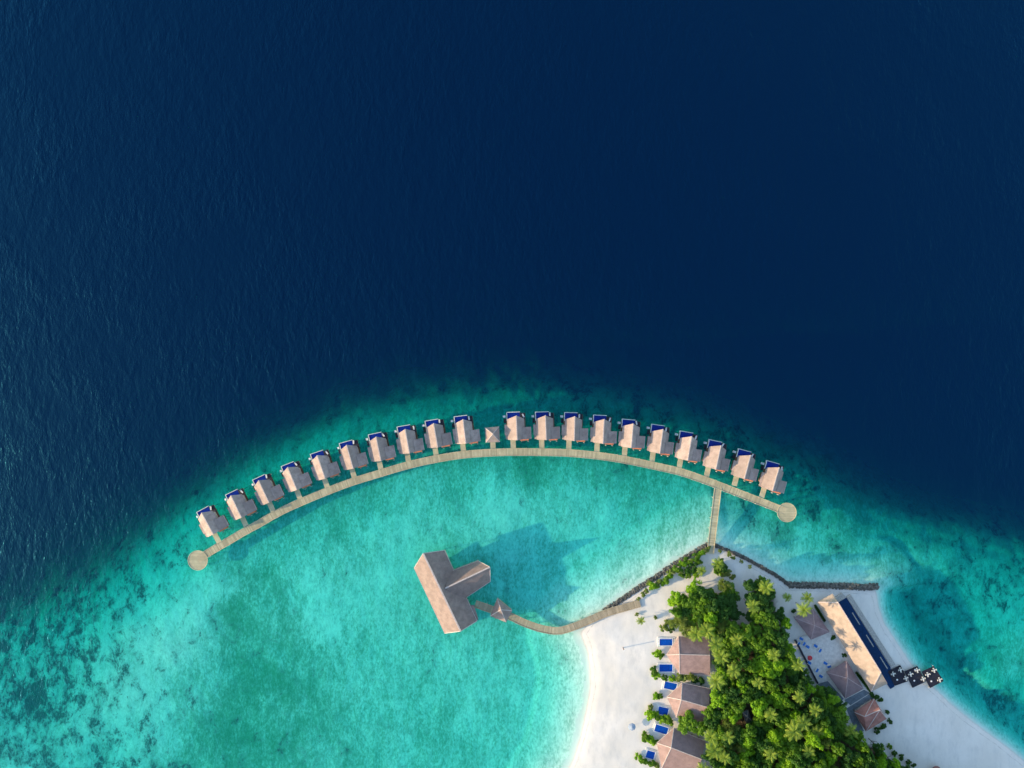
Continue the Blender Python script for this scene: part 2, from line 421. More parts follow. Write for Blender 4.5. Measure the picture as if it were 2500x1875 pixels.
def seabed_material():
    t = NT('seabed'); p = t.pos()
    coral = t.attr('coral'); algae = t.attr('algae')
    wisp = t.noise(t.mapping(p, (1.0, 0.42, 1), (0, 0, R(-20))), 0.16, 4, 0.65, 0.6)
    wisp2 = t.noise(t.mapping(p, (1.0, 0.5, 1), (0, 0, R(-15))), 1.05, 3, 0.7, 0.4)
    blot = t.noise(p, 0.045, 4, 0.6, 0.4)
    heads = t.noise(t.mapping(p, (1, 0.75, 1), (0, 0, R(-35))), 0.15, 5, 0.72, 0.3)
    w = t.math('ADD', t.math('MULTIPLY', wisp, 0.42), t.math('MULTIPLY', wisp2, 0.58))
    sand = t.mix(t.sstep(w, 0.32, 0.68), (0.40, 0.46, 0.385), (0.80, 0.73, 0.635))  # streaked sand, with light and dark caustic wisps painted into its colour
    sand = t.mix(t.sstep(blot, 0.35, 0.7, 0, 0.4), sand, (0.55, 0.60, 0.53))
    ga = t.math('ADD', algae, t.math('MULTIPLY', t.math('SUBTRACT', w, 0.5), -2.8))
    ga = t.math('ADD', ga, t.math('MULTIPLY', t.math('SUBTRACT', blot, 0.5), 0.45))
    c = t.mix(t.sstep(ga, 0.0, 1.25, 0, 0.95), sand, (0.10, 0.27, 0.155))
    hc = t.math('ADD', coral, t.math('MULTIPLY', t.math('SUBTRACT', heads, 0.5), 3.0))
    hc = t.math('ADD', hc, t.math('MULTIPLY', t.math('SUBTRACT', wisp2, 0.5), 1.4))
    c = t.mix(t.sstep(hc, 0.30, 1.0, 0, 0.95), c, (0.045, 0.085, 0.07))
    t.link(c, t.bsdf.inputs['Base Color']); t.bsdf.inputs['Roughness'].default_value = 1.0
    t.bsdf.inputs['Specular IOR Level'].default_value = 0.0
    return t.m

def sand_material():
    t = NT('coral_sand'); p = t.pos()
    hgt = t.new('ShaderNodeSeparateXYZ'); t.link(p, hgt.inputs[0]); z = hgt.outputs['Z']
    a = t.noise(p, 0.05, 5, 0.6); b = t.noise(p, 0.7, 5, 0.7); foot = t.noise(t.mapping(p, (1.0, 0.35, 1), (0, 0, R(8))), 0.35, 5, 0.7)
    c = t.mix(t.sstep(a, 0.3, 0.7), (0.71, 0.67, 0.595), (0.81, 0.77, 0.70))
    c = t.mix(t.sstep(foot, 0.46, 0.72, 0, 0.5), c, (0.58, 0.565, 0.52))
    c = t.mix(t.sstep(b, 0.5, 0.8, 0, 0.3), c, (0.58, 0.56, 0.50))
    wr = t.math('ABSOLUTE', t.math('SUBTRACT', t.math('ADD', z, t.math('MULTIPLY', t.math('SUBTRACT', a, 0.5), 0.25)), 0.42))
    c = t.mix(t.math('MULTIPLY', t.sstep(wr, 0.0, 0.045, 1.0, 0.0), t.sstep(b, 0.4, 0.6, 0.1, 0.6)), c, (0.46, 0.42, 0.36))
    c = t.mix(t.attr('litter'), c, t.mix(b, (0.05, 0.04, 0.025), (0.10, 0.085, 0.05)))      # leaf litter under the wood
    zz = t.math('ADD', z, t.math('MULTIPLY', t.math('SUBTRACT', b, 0.5), 0.12))
    c = t.mix(t.sstep(zz, 0.02, 0.16, 0.55, 0.0), c, (0.45, 0.43, 0.38))
    t.link(c, t.bsdf.inputs['Base Color']); t.bsdf.inputs['Roughness'].default_value = 0.95
    t.bsdf.inputs['Specular IOR Level'].default_value = 0.15
    t.link(t.bump(t.math('ADD', b, foot), 0.25, 0.08), t.bsdf.inputs['Normal'])
    return t.m

def sea_material():
    t = NT('sea_water'); p = t.pos(); d = t.attr('depth')
    ch = [t.math('POWER', k, d) for k in (0.60, 0.922, 0.909)]
    T = t.new('ShaderNodeCombineColor')
    for i, x in enumerate(ch): t.link(x, T.inputs[i])
    inv = t.new('ShaderNodeCombineColor')
    for i, x in enumerate(ch): t.link(t.math('SUBTRACT', 1.0, t.math('MULTIPLY', x, x)), inv.inputs[i])
    body = t.mix(1.0, inv.outputs[0], (0.0, 0.0060, 0.034), 'MULTIPLY')
    tr = t.new('ShaderNodeBsdfTransparent'); t.link(T.outputs[0], tr.inputs[0])
    # wind ripples, finer chop on longer swell
    r1 = t.noise(t.mapping(p, (1.0, 0.45, 1), (0, 0, R(-28))), 0.22, 4, 0.6, 0.3)
    r2 = t.noise(t.mapping(p, (1.0, 0.5, 1), (0, 0, R(-35))), 0.55, 3, 0.6, 0.2)
    h = t.math('ADD', t.math('MULTIPLY', r1, 1.0), t.math('MULTIPLY', r2, 0.45))
    wind = t.sstep(t.noise(p, 0.018, 3, 0.6, 0.5), 0.3, 0.7, 0.55, 1.25)
    nb = nb2 = t.bump(t.math('MULTIPLY', h, wind), 1.0, 0.46)
    df = t.new('ShaderNodeBsdfDiffuse'); t.link(body, df.inputs[0]); t.link(nb2, df.inputs['Normal'])
    add = t.new('ShaderNodeAddShader'); t.link(tr.outputs[0], add.inputs[0]); t.link(df.outputs[0], add.inputs[1])
    fr = t.new('ShaderNodeFresnel'); fr.inputs[0].default_value = 1.333; t.link(nb, fr.inputs['Normal'])
    gl = t.new('ShaderNodeBsdfGlossy'); gl.inputs['Roughness'].default_value = 0.34; t.link(nb, gl.inputs['Normal'])
    fc = t.new('ShaderNodeCombineColor')
    for i, k_ in enumerate((0.22, 1.1, 1.5)): t.link(t.math('MULTIPLY', fr.outputs[0], k_, clamp=True), fc.inputs[i])   # reflected sky recoloured: red cut, green and blue boosted
    t.link(fc.outputs[0], gl.inputs['Color'])
    mx = t.new('ShaderNodeAddShader'); t.link(add.outputs[0], mx.inputs[0]); t.link(gl.outputs[0], mx.inputs[1])
    t.link(mx.outputs[0], t.out.inputs[0])
    return t.m

V, F, h, c, g = grid_mesh('land', -285, 285, -225, 215, 1.0, 6000, -60, lambda h: h)
up = h[F].max(axis=1) > -0.25
M['seabed'] = seabed_material(); M['sand'] = sand_material(); M['sea'] = sea_material()
put('seabed', np_mesh('seabed', V, F[~up], {'coral': c, 'algae': g}, M['seabed']), kind='structure')
put('island_ground', np_mesh('island_ground', V, F[up], {'litter': litter(V[:, 0], V[:, 1])}, M['sand']), kind='structure')
V, F, h, c, g = grid_mesh('sea', -286, 286, -226, 216, 2.0, 6000, -60, lambda h: h * 0)
wet = h[F].min(axis=1) < 0.0
put('sea', np_mesh('sea', V, F[wet], {'depth': np.maximum(-h, 0.0)}, M['sea']), kind='structure')

def ground_z(x, y):
    hh = land(np.array([[x]]), np.array([[y]]))[0]
    return float(hh[0, 0])

# ------------------------------------------------------------------ jetties and boardwalks
def smooth_line(pts, step):
    """Catmull-Rom through pts (Vectors), resampled every `step` metres"""
    pts = [Vector(p) for p in pts]; q = [2 * pts[0] - pts[1]] + pts + [2 * pts[-1] - pts[-2]]; out = []
    for i in range(1, len(q) - 2):
        for k in range(24):
            t = k / 24; a, b, c, d = q[i - 1], q[i], q[i + 1], q[i + 2]
            out.append(0.5 * ((2 * b) + (c - a) * t + (2 * a - 5 * b + 4 * c - d) * t * t + (3 * b - a - 3 * c + d) * t ** 3))
    out.append(q[-2]); L = [0.0]
    for a, b in zip(out, out[1:]): L.append(L[-1] + (b - a).length)
    n = max(2, int(L[-1] / step)); res = []; j = 0
    for k in range(n + 1):
        s_ = L[-1] * k / n
        while j < len(L) - 2 and L[j + 1] < s_: j += 1
        f = (s_ - L[j]) / max(1e-6, L[j + 1] - L[j]); res.append(out[j].lerp(out[j + 1], f))
    return res

def side(line, i):
    a = line[max(0, i - 1)]; b = line[min(len(line) - 1, i + 1)]; d = b - a
    return Vector((-d.y, d.x, 0)).normalized()

PILE = MB().cyl((0, 0, -5.5), (0, 0, 0), 0.16, 0.16, 8).mesh('pile', M['pile'])

def plank_deck(name, line, width, parent, mat, n_rows=1):
    """cross planks with small gaps along a centre line; each plank its own board in one deck part"""
    mb = MB(); tone = []
    for i in range(len(line) - 1):
        a, b = line[i], line[i + 1]; sa, sb = side(line, i), side(line, i + 1); g = 0.06
        p, q = a.lerp(b, g), a.lerp(b, 1 - g); w = width / 2 + RNG.uniform(-0.03, 0.03)
        dz = RNG.uniform(-0.012, 0.012)
        k = len(mb.v)
        for z in (-0.10, dz):
            for v in (p - sa * w, q - sb * w, q + sb * w, p + sa * w): mb.v.append((v.x, v.y, v.z + z))
        mb.f += [tuple(k + u for u in f) for f in ((3, 2, 1, 0), (4, 5, 6, 7), (0, 1, 5, 4), (1, 2, 6, 5), (2, 3, 7, 6), (3, 0, 4, 7))]
        tone += [RNG.random()] * 8
    o = mb.build(name, mat, parent, kind='stuff')
    at = o.data.attributes.new('plank', 'FLOAT', 'POINT'); at.data.foreach_set('value', tone)
    return o

def edge_beams(line, width, parent, mat):
    for sgn in (-1, 1):
        mb = MB()
        for i in range(len(line) - 1):
            a = line[i] + side(line, i) * sgn * (width / 2 - 0.12); b = line[i + 1] + side(line, i + 1) * sgn * (width / 2 - 0.12)
            mb.bar(a + Vector((0, 0, 0.17)), b + Vector((0, 0, 0.17)), 0.2, 0.16)
        mb.build('edge_beam', mat, parent)
        under = MB()
        for i in range(0, len(line) - 1, 2):
            j = min(i + 2, len(line) - 1)
            a = line[i] + side(line, i) * sgn * (width / 2 - 0.35); b = line[j] + side(line, j) * sgn * (width / 2 - 0.35)
            under.bar(a - Vector((0, 0, 0.105)), b - Vector((0, 0, 0.105)), 0.22, 0.3)
        under.build('bearer', M['wood'], parent)

def add_piles(line, width, parent, every, top):
    acc = 0
    for i in range(1, len(line)):
        acc += (line[i] - line[i - 1]).length
        if acc >= every:
            acc = 0
            for sgn in (-1, 1):
                p = line[i] + side(line, i) * sgn * (width / 2 + 0.02)
                put('pile', PILE, parent, loc=(p.x, p.y, top))

DECK_Z = 1.6
ARC_PX = [(483, 1366), (518, 1344), (563, 1318), (595, 1299), (631, 1279.5), (661, 1262), (699, 1242), (744, 1222), (796, 1200.5), (857, 1177.5),
          (925, 1156.5), (995, 1136), (1062, 1121), (1132, 1110), (1203, 1105), (1258, 1103.5), (1326, 1104), (1390, 1106), (1459, 1112.5), (1525, 1122.5),
          (1596, 1137), (1664, 1153), (1728, 1175), (1778, 1194), (1863, 1227), (1918, 1249)]
ARC = smooth_line([P(x, y, DECK_Z) for x, y in ARC_PX], 0.55)
jetty = empty('curved_jetty', P(1203, 1105, 0), label='long curved plank jetty linking the row of overwater villas', cat='jetty')
jetty.location = (0, 0, 0)
plank_deck('deck_planks', ARC, 3.7, jetty, M['deck'])
edge_beams(ARC[::2], 3.7, jetty, M['deck'])
add_piles(ARC, 3.7, jetty, 5.5, 1.9)
def round_platform(px, py, r, z=DECK_Z):
    c = P(px, py, z); mb = MB(); tone = []
    n = 22
    for k in range(n):                                   # straight boards cut to a circle
        y0 = -r + 2 * r * k / n + 0.03; y1 = -r + 2 * r * (k + 1) / n - 0.03
        x0 = math.sqrt(max(0.05, r * r - y0 * y0)); x1 = math.sqrt(max(0.05, r * r - y1 * y1))
        mb.prism([(c.x - x0, c.y + y0), (c.x + x0, c.y + y0), (c.x + x1, c.y + y1), (c.x - x1, c.y + y1)], z - 0.1, z + 0.03 + RNG.uniform(0, .01))
        tone += [RNG.random() * 0.6] * 8
    o = mb.build('round_platform', M['deck'], jetty, label='round plank platform at the end of the jetty')
    at = o.data.attributes.new('plank', 'FLOAT', 'POINT'); at.data.foreach_set('value', tone)
    rim = MB()
    for k in range(40):
        a0, a1 = 2 * math.pi * k / 40, 2 * math.pi * (k + 1) / 40
        rim.bar((c.x + r * math.cos(a0), c.y + r * math.sin(a0), z + 0.16), (c.x + r * math.cos(a1), c.y + r * math.sin(a1), z + 0.16), 0.22, 0.3)
    rim.build('rim_beam', M['deck'], o)
    for k in range(8):
        a = 2 * math.pi * k / 8
        put('pile', PILE, jetty, loc=(c.x + r * .85 * math.cos(a), c.y + r * .85 * math.sin(a), 1.45))
round_platform(483, 1368, 4.75); round_platform(1921, 1251, 4.6)

def boardwalk(name, pts, width, label, z=DECK_Z, zend=None, mat='deck', every=5.0):
    n = len(pts)
    zs = [z if zend is None else z + (zend - z) * k / (n - 1) for k in range(n)]
    line = smooth_line([P(x, y, zz) for (x, y), zz in zip(pts, zs)], 0.55)
    root = empty(name, (0, 0, 0), label=label, cat='jetty')
    plank_deck('deck_planks', line, width, root, M[mat]); edge_beams(line[::2], width, root, M[mat])
    add_piles(line, width, root, every, 1.75)
    return line
boardwalk('straight_footbridge', [(1753, 1190.5), (1748, 1233), (1743, 1275), (1738, 1318), (1734, 1352)], 3.5, 'straight plank footbridge from the curved jetty to the island tip', 1.62, 1.5)
M['warm_deck'] = deck_mat('warm_planks', (0.50, 0.40, 0.26))
boardwalk('winding_boardwalk', [(1160, 1474), (1197, 1487), (1225, 1497), (1251, 1507), (1281, 1521), (1319, 1534), (1353, 1540), (1378, 1537.5), (1421, 1522), (1477, 1498), (1527, 1483), (1563, 1473)],
          3.7, 'winding plank boardwalk from the overwater hall to the beach', 1.6, 1.5, 'warm_deck')

# ------------------------------------------------------------------ overwater villas
RIDGE_Z = 7.0
def gable_shell(pts, faces, t=0.22): return MB().shell(pts, faces, t)

def make_villa():
    v = empty('overwater_villa')
    # platform on piles
    d = MB().prism([(-4.6, -5.6), (4.0, -5.6), (6.6, -5.6), (6.6, -0.2), (4.4, -0.2), (4.4, 6.7), (-4.9, 6.7), (-4.9, -5.6)], 1.35, 1.6)
    d.build('deck', M['wood'], v)
    MB().prism([(1.75, 3.2), (4.2, 3.2), (4.2, 6.9), (1.75, 6.9)], 1.603, 1.72).build('sun_terrace', M['dark_deck'], v)
    # plunge pool at the sea end
    pool = empty('plunge_pool'); pool.parent = v
    MB().box(-4.35, 1.7, 3.3, 7.25, 0.9, 1.62).build('basin', M['pool'], pool)
    cp = MB().box(-4.7, 1.9, 7.25, 7.55, 0.9, 1.85).box(-4.7, -4.35, 3.3, 7.249, 0.9, 1.85)
    cp.build('coping', M['coping'], pool)
    # main roof, ridge towards the sea with a prow
    e = 4.0
    pts = [(0, 5.9, RIDGE_Z), (0, -5.9, RIDGE_Z), (-4.45, -5.75, e), (-4.45, 4.15, e), (3.85, -5.75, e + .15), (3.85, 4.15, e + .15)]
    roof = gable_shell(pts, [(0, 3, 2, 1), (0, 1, 4, 5)]).build('main_roof', M['villa_roof'], v)
    MB().bar((0, 5.95, RIDGE_Z + .1), (0, -5.95, RIDGE_Z + .1), 0.4, 0.22).build('ridge_cap', M['ridge'], roof)
    # gable walls
    MB().face([(-3.9, 3.6, 1.6), (3.6, 3.6, 1.6), (3.6, 3.6, 4.2), (0, 3.6, RIDGE_Z - .3), (-3.9, 3.6, 4.2)][::-1]).build('sea_gable_wall', M['wood'], v)
    w = MB().box(-3.9, 3.6, -5.2, 3.55, 1.6, 4.15)
    w.face([(-3.9, -5.2, 4.15), (3.6, -5.2, 4.15), (0, -5.2, RIDGE_Z - .3)])
    w.build('wall', M['wall'], v)
    # wing on the sunless side
    wp = [(2.6, 0.1, 5.25), (2.6, -5.72, 5.25), (6.85, -5.72, 3.55), (6.85, 0.1, 3.55)]
    wing = gable_shell(wp, [(0, 1, 2, 3)]).build('wing_roof', M['villa_roof'], v)
    MB().bar((6.85, 0.12, 3.62), (6.85, -5.74, 3.62), 0.16, 0.3).build('fascia', M['ridge'], wing)
    MB().box(3.61, 6.4, -5.1, -0.3, 1.6, 3.5).build('wing_wall', M['wall'], v)
    # lean-to roofs on the sunny side
    gable_shell([(-4.0, 1.5, 3.75), (-5.85, 1.5, 3.25), (-5.85, -3.6, 3.25), (-4.0, -3.6, 3.75)], [(0, 1, 2, 3)], .18).build('lean_to_roof', M['villa_roof'], v)
    gable_shell([(-4.2, -3.65, 3.5), (-5.45, -3.65, 3.2), (-5.45, -5.5, 3.2), (-4.2, -5.5, 3.5)], [(0, 1, 2, 3)], .18).build('lean_to_roof', M['villa_roof'], v)
    MB().box(-5.8, -3.91, -3.3, 1.2, 1.3, 3.2).build('lean_to_wall', M['wood'], v)
    # terracotta awning over the bathroom court at the jetty end, on two pale posts
    aw = MB().shell([(1.4, -5.55, 3.7), (1.4, -6.45, 3.2), (5.6, -6.45, 3.2), (5.6, -5.55, 3.7)], [(0, 1, 2, 3)], .14)
    aw.build('awning', M['awning'], v)
    for x in (2.2, 5.3):
        MB().cyl((x, -7.05, -3), (x, -7.05, 2.3), 0.2, 0.18, 8).build('post', M['pile'], v)
    MB().box(1.6, 5.5, -6.4, -5.65, 1.2, 1.55).build('court_floor', M['awning'], v)
    # bathing steps down to the water
    st = MB()
    for k in range(4): st.box(-5.5 - 0.32 * k, -5.2 - 0.32 * k, 4.9, 5.9, 1.3 - 0.34 * k, 1.42 - 0.34 * k)
    st.build('bathing_steps', M['white'], v)
    MB().box(-6.1, -4.95, 2.2, 4.4, 0.9, 1.05).build('side_landing', M['dark_deck'], v)
    for x in (-4.4, 0.0, 4.2):
        for y in (-5.0, 0.2, 6.2): put('pile', PILE, v, loc=(x, y, 1.34))
    # plank bridge to the jetty
    br = MB(); 
    for k in range(9): br.box(-3.25, -0.75, -5.6 - 0.55 * (k + 1) + .03, -5.6 - 0.55 * k - .03, 1.42, 1.56 + .01 * (k % 3))
    br.build('entry_bridge', M['deck'], v)
    return v

RIDGES = [((490.7, 1249.2), (522, 1306.8)), ((563, 1208.5), (590, 1265)), ((630.8, 1172.3), (656.8, 1227.7)), ((702, 1140.7), (724.6, 1196)),
          ((774.4, 1112.4), (793.6, 1167.8)), ((846, 1087), (862, 1143.5)), ((917.8, 1066.5), (930, 1125)), ((989, 1047.8), (999.5, 1106.6)),
          ((1058.5, 1034), (1068.5, 1092)), ((1130, 1023), (1137.5, 1084)),
          ((1260.3, 1015), (1262.6, 1074.5)), ((1331.5, 1014.5), (1333.6, 1074)), ((1403.4, 1017), (1401.8, 1076)), ((1475, 1023.4), (1472, 1083)),
          ((1546, 1035), (1541, 1093)), ((1618.4, 1049.4), (1610.8, 1106)), ((1688.6, 1066.5), (1679, 1123.4)), ((1759.8, 1089), (1747.8, 1145)),
          ((1832, 1113), (1817.7, 1168)), ((1902.2, 1141.5), (1886, 1198.4))]
ORD = ['', 'first', 'second', 'third', 'fourth', 'fifth', 'sixth', 'seventh', 'eighth', 'ninth', 'tenth', 'eleventh', 'twelfth', 'thirteenth',
       'fourteenth', 'fifteenth', 'sixteenth', 'seventeenth', 'eighteenth', 'nineteenth', 'twentieth', 'twenty-first', 'twenty-second', 'twenty-third', 'twenty-fourth', 'twenty-fifth']
proto = make_villa(); VILLA_LAB = []
for i, (n_, s_) in enumerate(RIDGES):
    o = proto if i == 0 else copy_tree(proto)
    a, b = P(*n_, RIDGE_Z), P(*s_, RIDGE_Z); c = (a + b) / 2; d = a - b
    o.location = (c.x, c.y, 0); o.rotation_euler = (0, 0, math.atan2(d.y, d.x) - math.pi / 2)
    if i == 0: lab = 'leftmost overwater villa with blue plunge pool, beside the left round platform'
    elif i == 9: lab = 'overwater villa with blue plunge pool immediately left of the square pavilion'
    elif i == 10: lab = 'overwater villa with blue plunge pool immediately right of the square pavilion'
    elif i == 19: lab = 'rightmost overwater villa with blue plunge pool, beside the right round platform'
    elif i < 9: lab = 'overwater villa with blue plunge pool, %s from the left end of the jetty' % ORD[i + 1]
    else: lab = 'overwater villa with blue plunge pool, %s from the right end of the jetty' % ORD[20 - i]
    tag(o, lab, 'villa', 'overwater villas along the curved jetty')
    VILLA_LAB.append((o, lab))

def sun_lounger():
    r = empty('sun_lounger')
    MB().box(-.35, .35, -.95, .95, .18, .28).box(-.3, -.22, -.9, -.82, 0, .18).box(.22, .3, -.9, -.82, 0, .18).box(-.3, -.22, .82, .9, 0, .18).box(.22, .3, .82, .9, 0, .18).build('frame', M['wood'], r)
    MB().box(-.34, .34, -.94, .35, .282, .40).shell([(-.34, .35, .40), (.34, .35, .40), (.34, .95, .75), (-.34, .95, .75)], [(0, 1, 2, 3)], .1).build('mattress', M['white'], r)
    return r
lg = sun_lounger()
for i, (v_, lab) in enumerate(VILLA_LAB):
    o = lg if i == 0 else copy_tree(lg)
    lx, ly = [(2.6, 5.9), (3.4, 5.6), (2.4, 6.2)][i % 3]; a = v_.rotation_euler.z
    o.location = (v_.location.x + lx * math.cos(a) - ly * math.sin(a), v_.location.y + lx * math.sin(a) + ly * math.cos(a), 1.725)
    o.rotation_euler = (0, 0, a + RNG.uniform(-.5, .5))
    where = lab.replace('overwater villa with blue plunge pool', 'villa').replace(', beside', ' beside')
    tag(o, 'white sun lounger at the ' + where.replace('leftmost villa', 'leftmost villa').replace('villa immediately', 'villa'), 'lounger', 'sun loungers on the villa terraces')

def hip_pavilion(name, corners, apex, label, mat, base_z, posts=True, ridge=None, wall=None, deck=None, cat='pavilion', ridge_mat='ridge'):
    """corners: four (px, py, z) going round; apex (px, py, z) or a ridge of two such points"""
    root = empty(name, label=label, cat=cat)
    C = [P(*c) for c in corners]; ctr = sum(C, Vector()) / 4
    area = sum(C[k].x * C[(k + 1) % 4].y - C[(k + 1) % 4].x * C[k].y for k in range(4))
    if area < 0:
        C = [C[0], C[3], C[2], C[1]]
    if ridge is None:
        A = P(*apex); pts = C + [A]; faces = [(0, 1, 4), (1, 2, 4), (2, 3, 4), (3, 0, 4)]; hips = [(k, 4) for k in range(4)]
    else:
        A, B = P(*ridge[0]), P(*ridge[1]); pts = C + [A, B]
        # A belongs to the corner pair nearest to it
        best = min(range(4), key=lambda k: ((C[k] + C[(k + 1) % 4]) / 2 - A).length)
        a0, a1, b0, b1 = best, (best + 1) % 4, (best + 2) % 4, (best + 3) % 4
        faces = [(a0, a1, 4), (a1, b0, 5, 4), (b0, b1, 5), (b1, a0, 4, 5)]; hips = [(a0, 4), (a1, 4), (b0, 5), (b1, 5), (4, 5)]
    roof = MB().shell(pts, faces, 0.2).build('roof', M[mat], root)
    rb = MB()
    for i, j in hips: rb.bar(pts[i] + Vector((0, 0, .06)), pts[j] + Vector((0, 0, .1)), 0.3, 0.16)
    rb.build('hip_ridge', M[ridge_mat], roof)
    inner = [ctr + (p - ctr) * 0.86 for p in C]
    if posts:
        for p in inner: MB().cyl((p.x, p.y, base_z), (p.x, p.y, p.z + 0.1), 0.16, 0.16, 8).build('post', M['wood'], root)
    if wall:
        MB().prism([(p.x, p.y) for p in [ctr + (q - ctr) * 0.8 for q in C]], base_z, min(p.z for p in C) - 0.05).build('wall', M[wall], root)
    if deck:
        MB().prism([(p.x, p.y) for p in [ctr + (q - ctr) * 0.97 for q in C]], base_z - 0.25, base_z).build('floor', M[deck], root)
    return root

# square pavilion on the jetty between the tenth and eleventh villas
sp = hip_pavilion('jetty_pavilion', [(1184, 1044.5, 4.2), (1218.5, 1041.5, 4.2), (1220.5, 1079, 4.2), (1186, 1080.5, 4.2)], (1203, 1059.5, 7.2),
                  'small square hip-roofed pavilion between villas at the top of the curved jetty', 'villa_roof', 1.6, deck='deck')
br = MB()
b0 = P(1203, 1078, 1.56)
for k in range(9): br.box(-1.25, 1.25, -0.5 * (k + 1) + .03, -0.5 * k - .03, 1.42, 1.56 + .01 * (k % 3), R(3), (b0.x, b0.y))
br.build('entry_bridge', M['deck'], sp)
pc = P(1203, 1061, 0)
for dx in (-2.6, 2.6):
    for dy in (-2.6, 2.6): put('pile', PILE, sp, loc=(pc.x + dx, pc.y + dy, 1.34))

# ------------------------------------------------------------------ T-shaped hall over the lagoon
hall = empty('overwater_hall', label='large T-shaped overwater hall with long pitched shingle roofs', cat='hall')
HZ, EZ = 11.5, 4.2
rn, rs = P(1033, 1351, HZ), P(1124.7, 1541, HZ)
nw, sw = P(1011, 1387, EZ), P(1085.5, 1546, EZ)
ne, se = P(1085, 1343.5, EZ), P(1164.5, 1516, EZ)
main = MB().shell([rn, rs, sw, nw, se, ne], [(0, 3, 2, 1), (0, 1, 4, 5)], 0.3).build('main_roof', M['hall_roof'], hall)
MB().bar(rn + Vector((0, 0, .14)), rs + Vector((0, 0, .14)), 0.7, 0.34).build('ridge_cap', M['ridge'], main)
for a, b in ((nw, sw), (ne, se)):
    MB().bar(a + Vector((0, 0, .06)), b + Vector((0, 0, .06)), 0.25, 0.34).build('eave_board', M['ridge'], main)
for a, b in ((rn, nw), (rn, ne), (rs, sw), (rs, se)):
    MB().bar(a + Vector((0, 0, .05)), b + Vector((0, 0, .05)), 0.3, 0.3).build('barge_board', M['ridge'], main)
WZ = 10.6
wr0, wr1 = P(1087, 1436, WZ), P(1196, 1384.5, WZ)
wn0, wn1 = P(1112, 1391, 5.6), P(1167.6, 1369.5, EZ + .2)
ws0, ws1 = P(1141, 1457, EZ + .2), P(1197, 1420, EZ + .2)
wn0 = P(1098, 1396, EZ + .2); ws0 = P(1126, 1467, EZ + .2)
wing = MB().shell([wr0, wr1, wn1, wn0, ws0, ws1], [(0, 1, 2, 3), (0, 4, 5, 1)], 0.3).build('wing_roof', M['hall_roof'], hall)
MB().bar(wr0 + Vector((0, 0, .14)), wr1 + Vector((0, 0, .14)), 0.6, 0.34).build('ridge_cap', M['ridge'], wing)
for a, b in ((wr1, wn1), (wr1, ws1)):
    MB().bar(a + Vector((0, 0, .06)), b + Vector((0, 0, .06)), 0.3, 0.3).build('barge_board', M['ridge'], wing)
for a, b in ((wn0, wn1), (P(1141, 1457, EZ + .2), ws1)):
    MB().bar(a + Vector((0, 0, .05)), b + Vector((0, 0, .05)), 0.22, 0.3).build('eave_board', M['ridge'], wing)
# lower eave roof at the jetty end
l0, l1, l2, l3 = P(1143, 1478, 4.1), P(1157, 1477, 3.4), P(1168, 1512, 3.4), P(1153, 1522, 4.1)
MB().shell([l0, l3, l2, l1], [(0, 1, 2, 3)], .2).build('lower_roof', M['hall_roof'], hall)
def shrink(pts, f):
    c = sum(pts, Vector()) / len(pts); return [c + (p - c) * f for p in pts]
MB().prism([(p.x, p.y) for p in shrink([nw, sw, se, ne], .98)], 1.35, 1.6).build('deck', M['deck'], hall)
MB().prism([(p.x, p.y) for p in shrink([wn0, ws0, ws1, wn1], .97)], 1.33, 1.58).build('wing_deck', M['deck'], hall)
MB().prism([(p.x, p.y) for p in shrink([nw, sw, se, ne], .8)], 1.605, 4.1).build('wall', M['wood'], hall)
MB().prism([(p.x, p.y) for p in shrink([wn0, ws0, ws1, wn1], .8)], 1.585, 4.3).build('wing_wall', M['wood'], hall)
for a, b, n in ((nw, sw, 8), (ne, se, 8), (wn0, wn1, 4), (ws0, ws1, 4)):
    cc = (nw + se) / 2
    for k in range(n + 1):
        p = a.lerp(b, k / n); p = p + (cc - p).normalized() * 0.9
        put('pile', PILE, hall, loc=(p.x, p.y, 1.34))
        MB().cyl((p.x, p.y, 1.6), (p.x, p.y, 4.3), 0.14, 0.14, 6).build('post', M['wood'], hall)

hp = hip_pavilion('boardwalk_pavilion', [(1214, 1461.5, 3.9), (1196.5, 1504, 3.9), (1235.5, 1519.5, 3.9), (1250.5, 1491, 3.9)], (1223, 1488.5, 8.2),
                  'small pyramid-roofed pavilion on the boardwalk beside the overwater hall', 'hall_roof', 1.62, deck='deck')
hc = P(1224, 1494, 0)
for dx in (-3, 3):
    for dy in (-3, 3): put('pile', PILE, hp, loc=(hc.x + dx, hc.y + dy, 1.34))

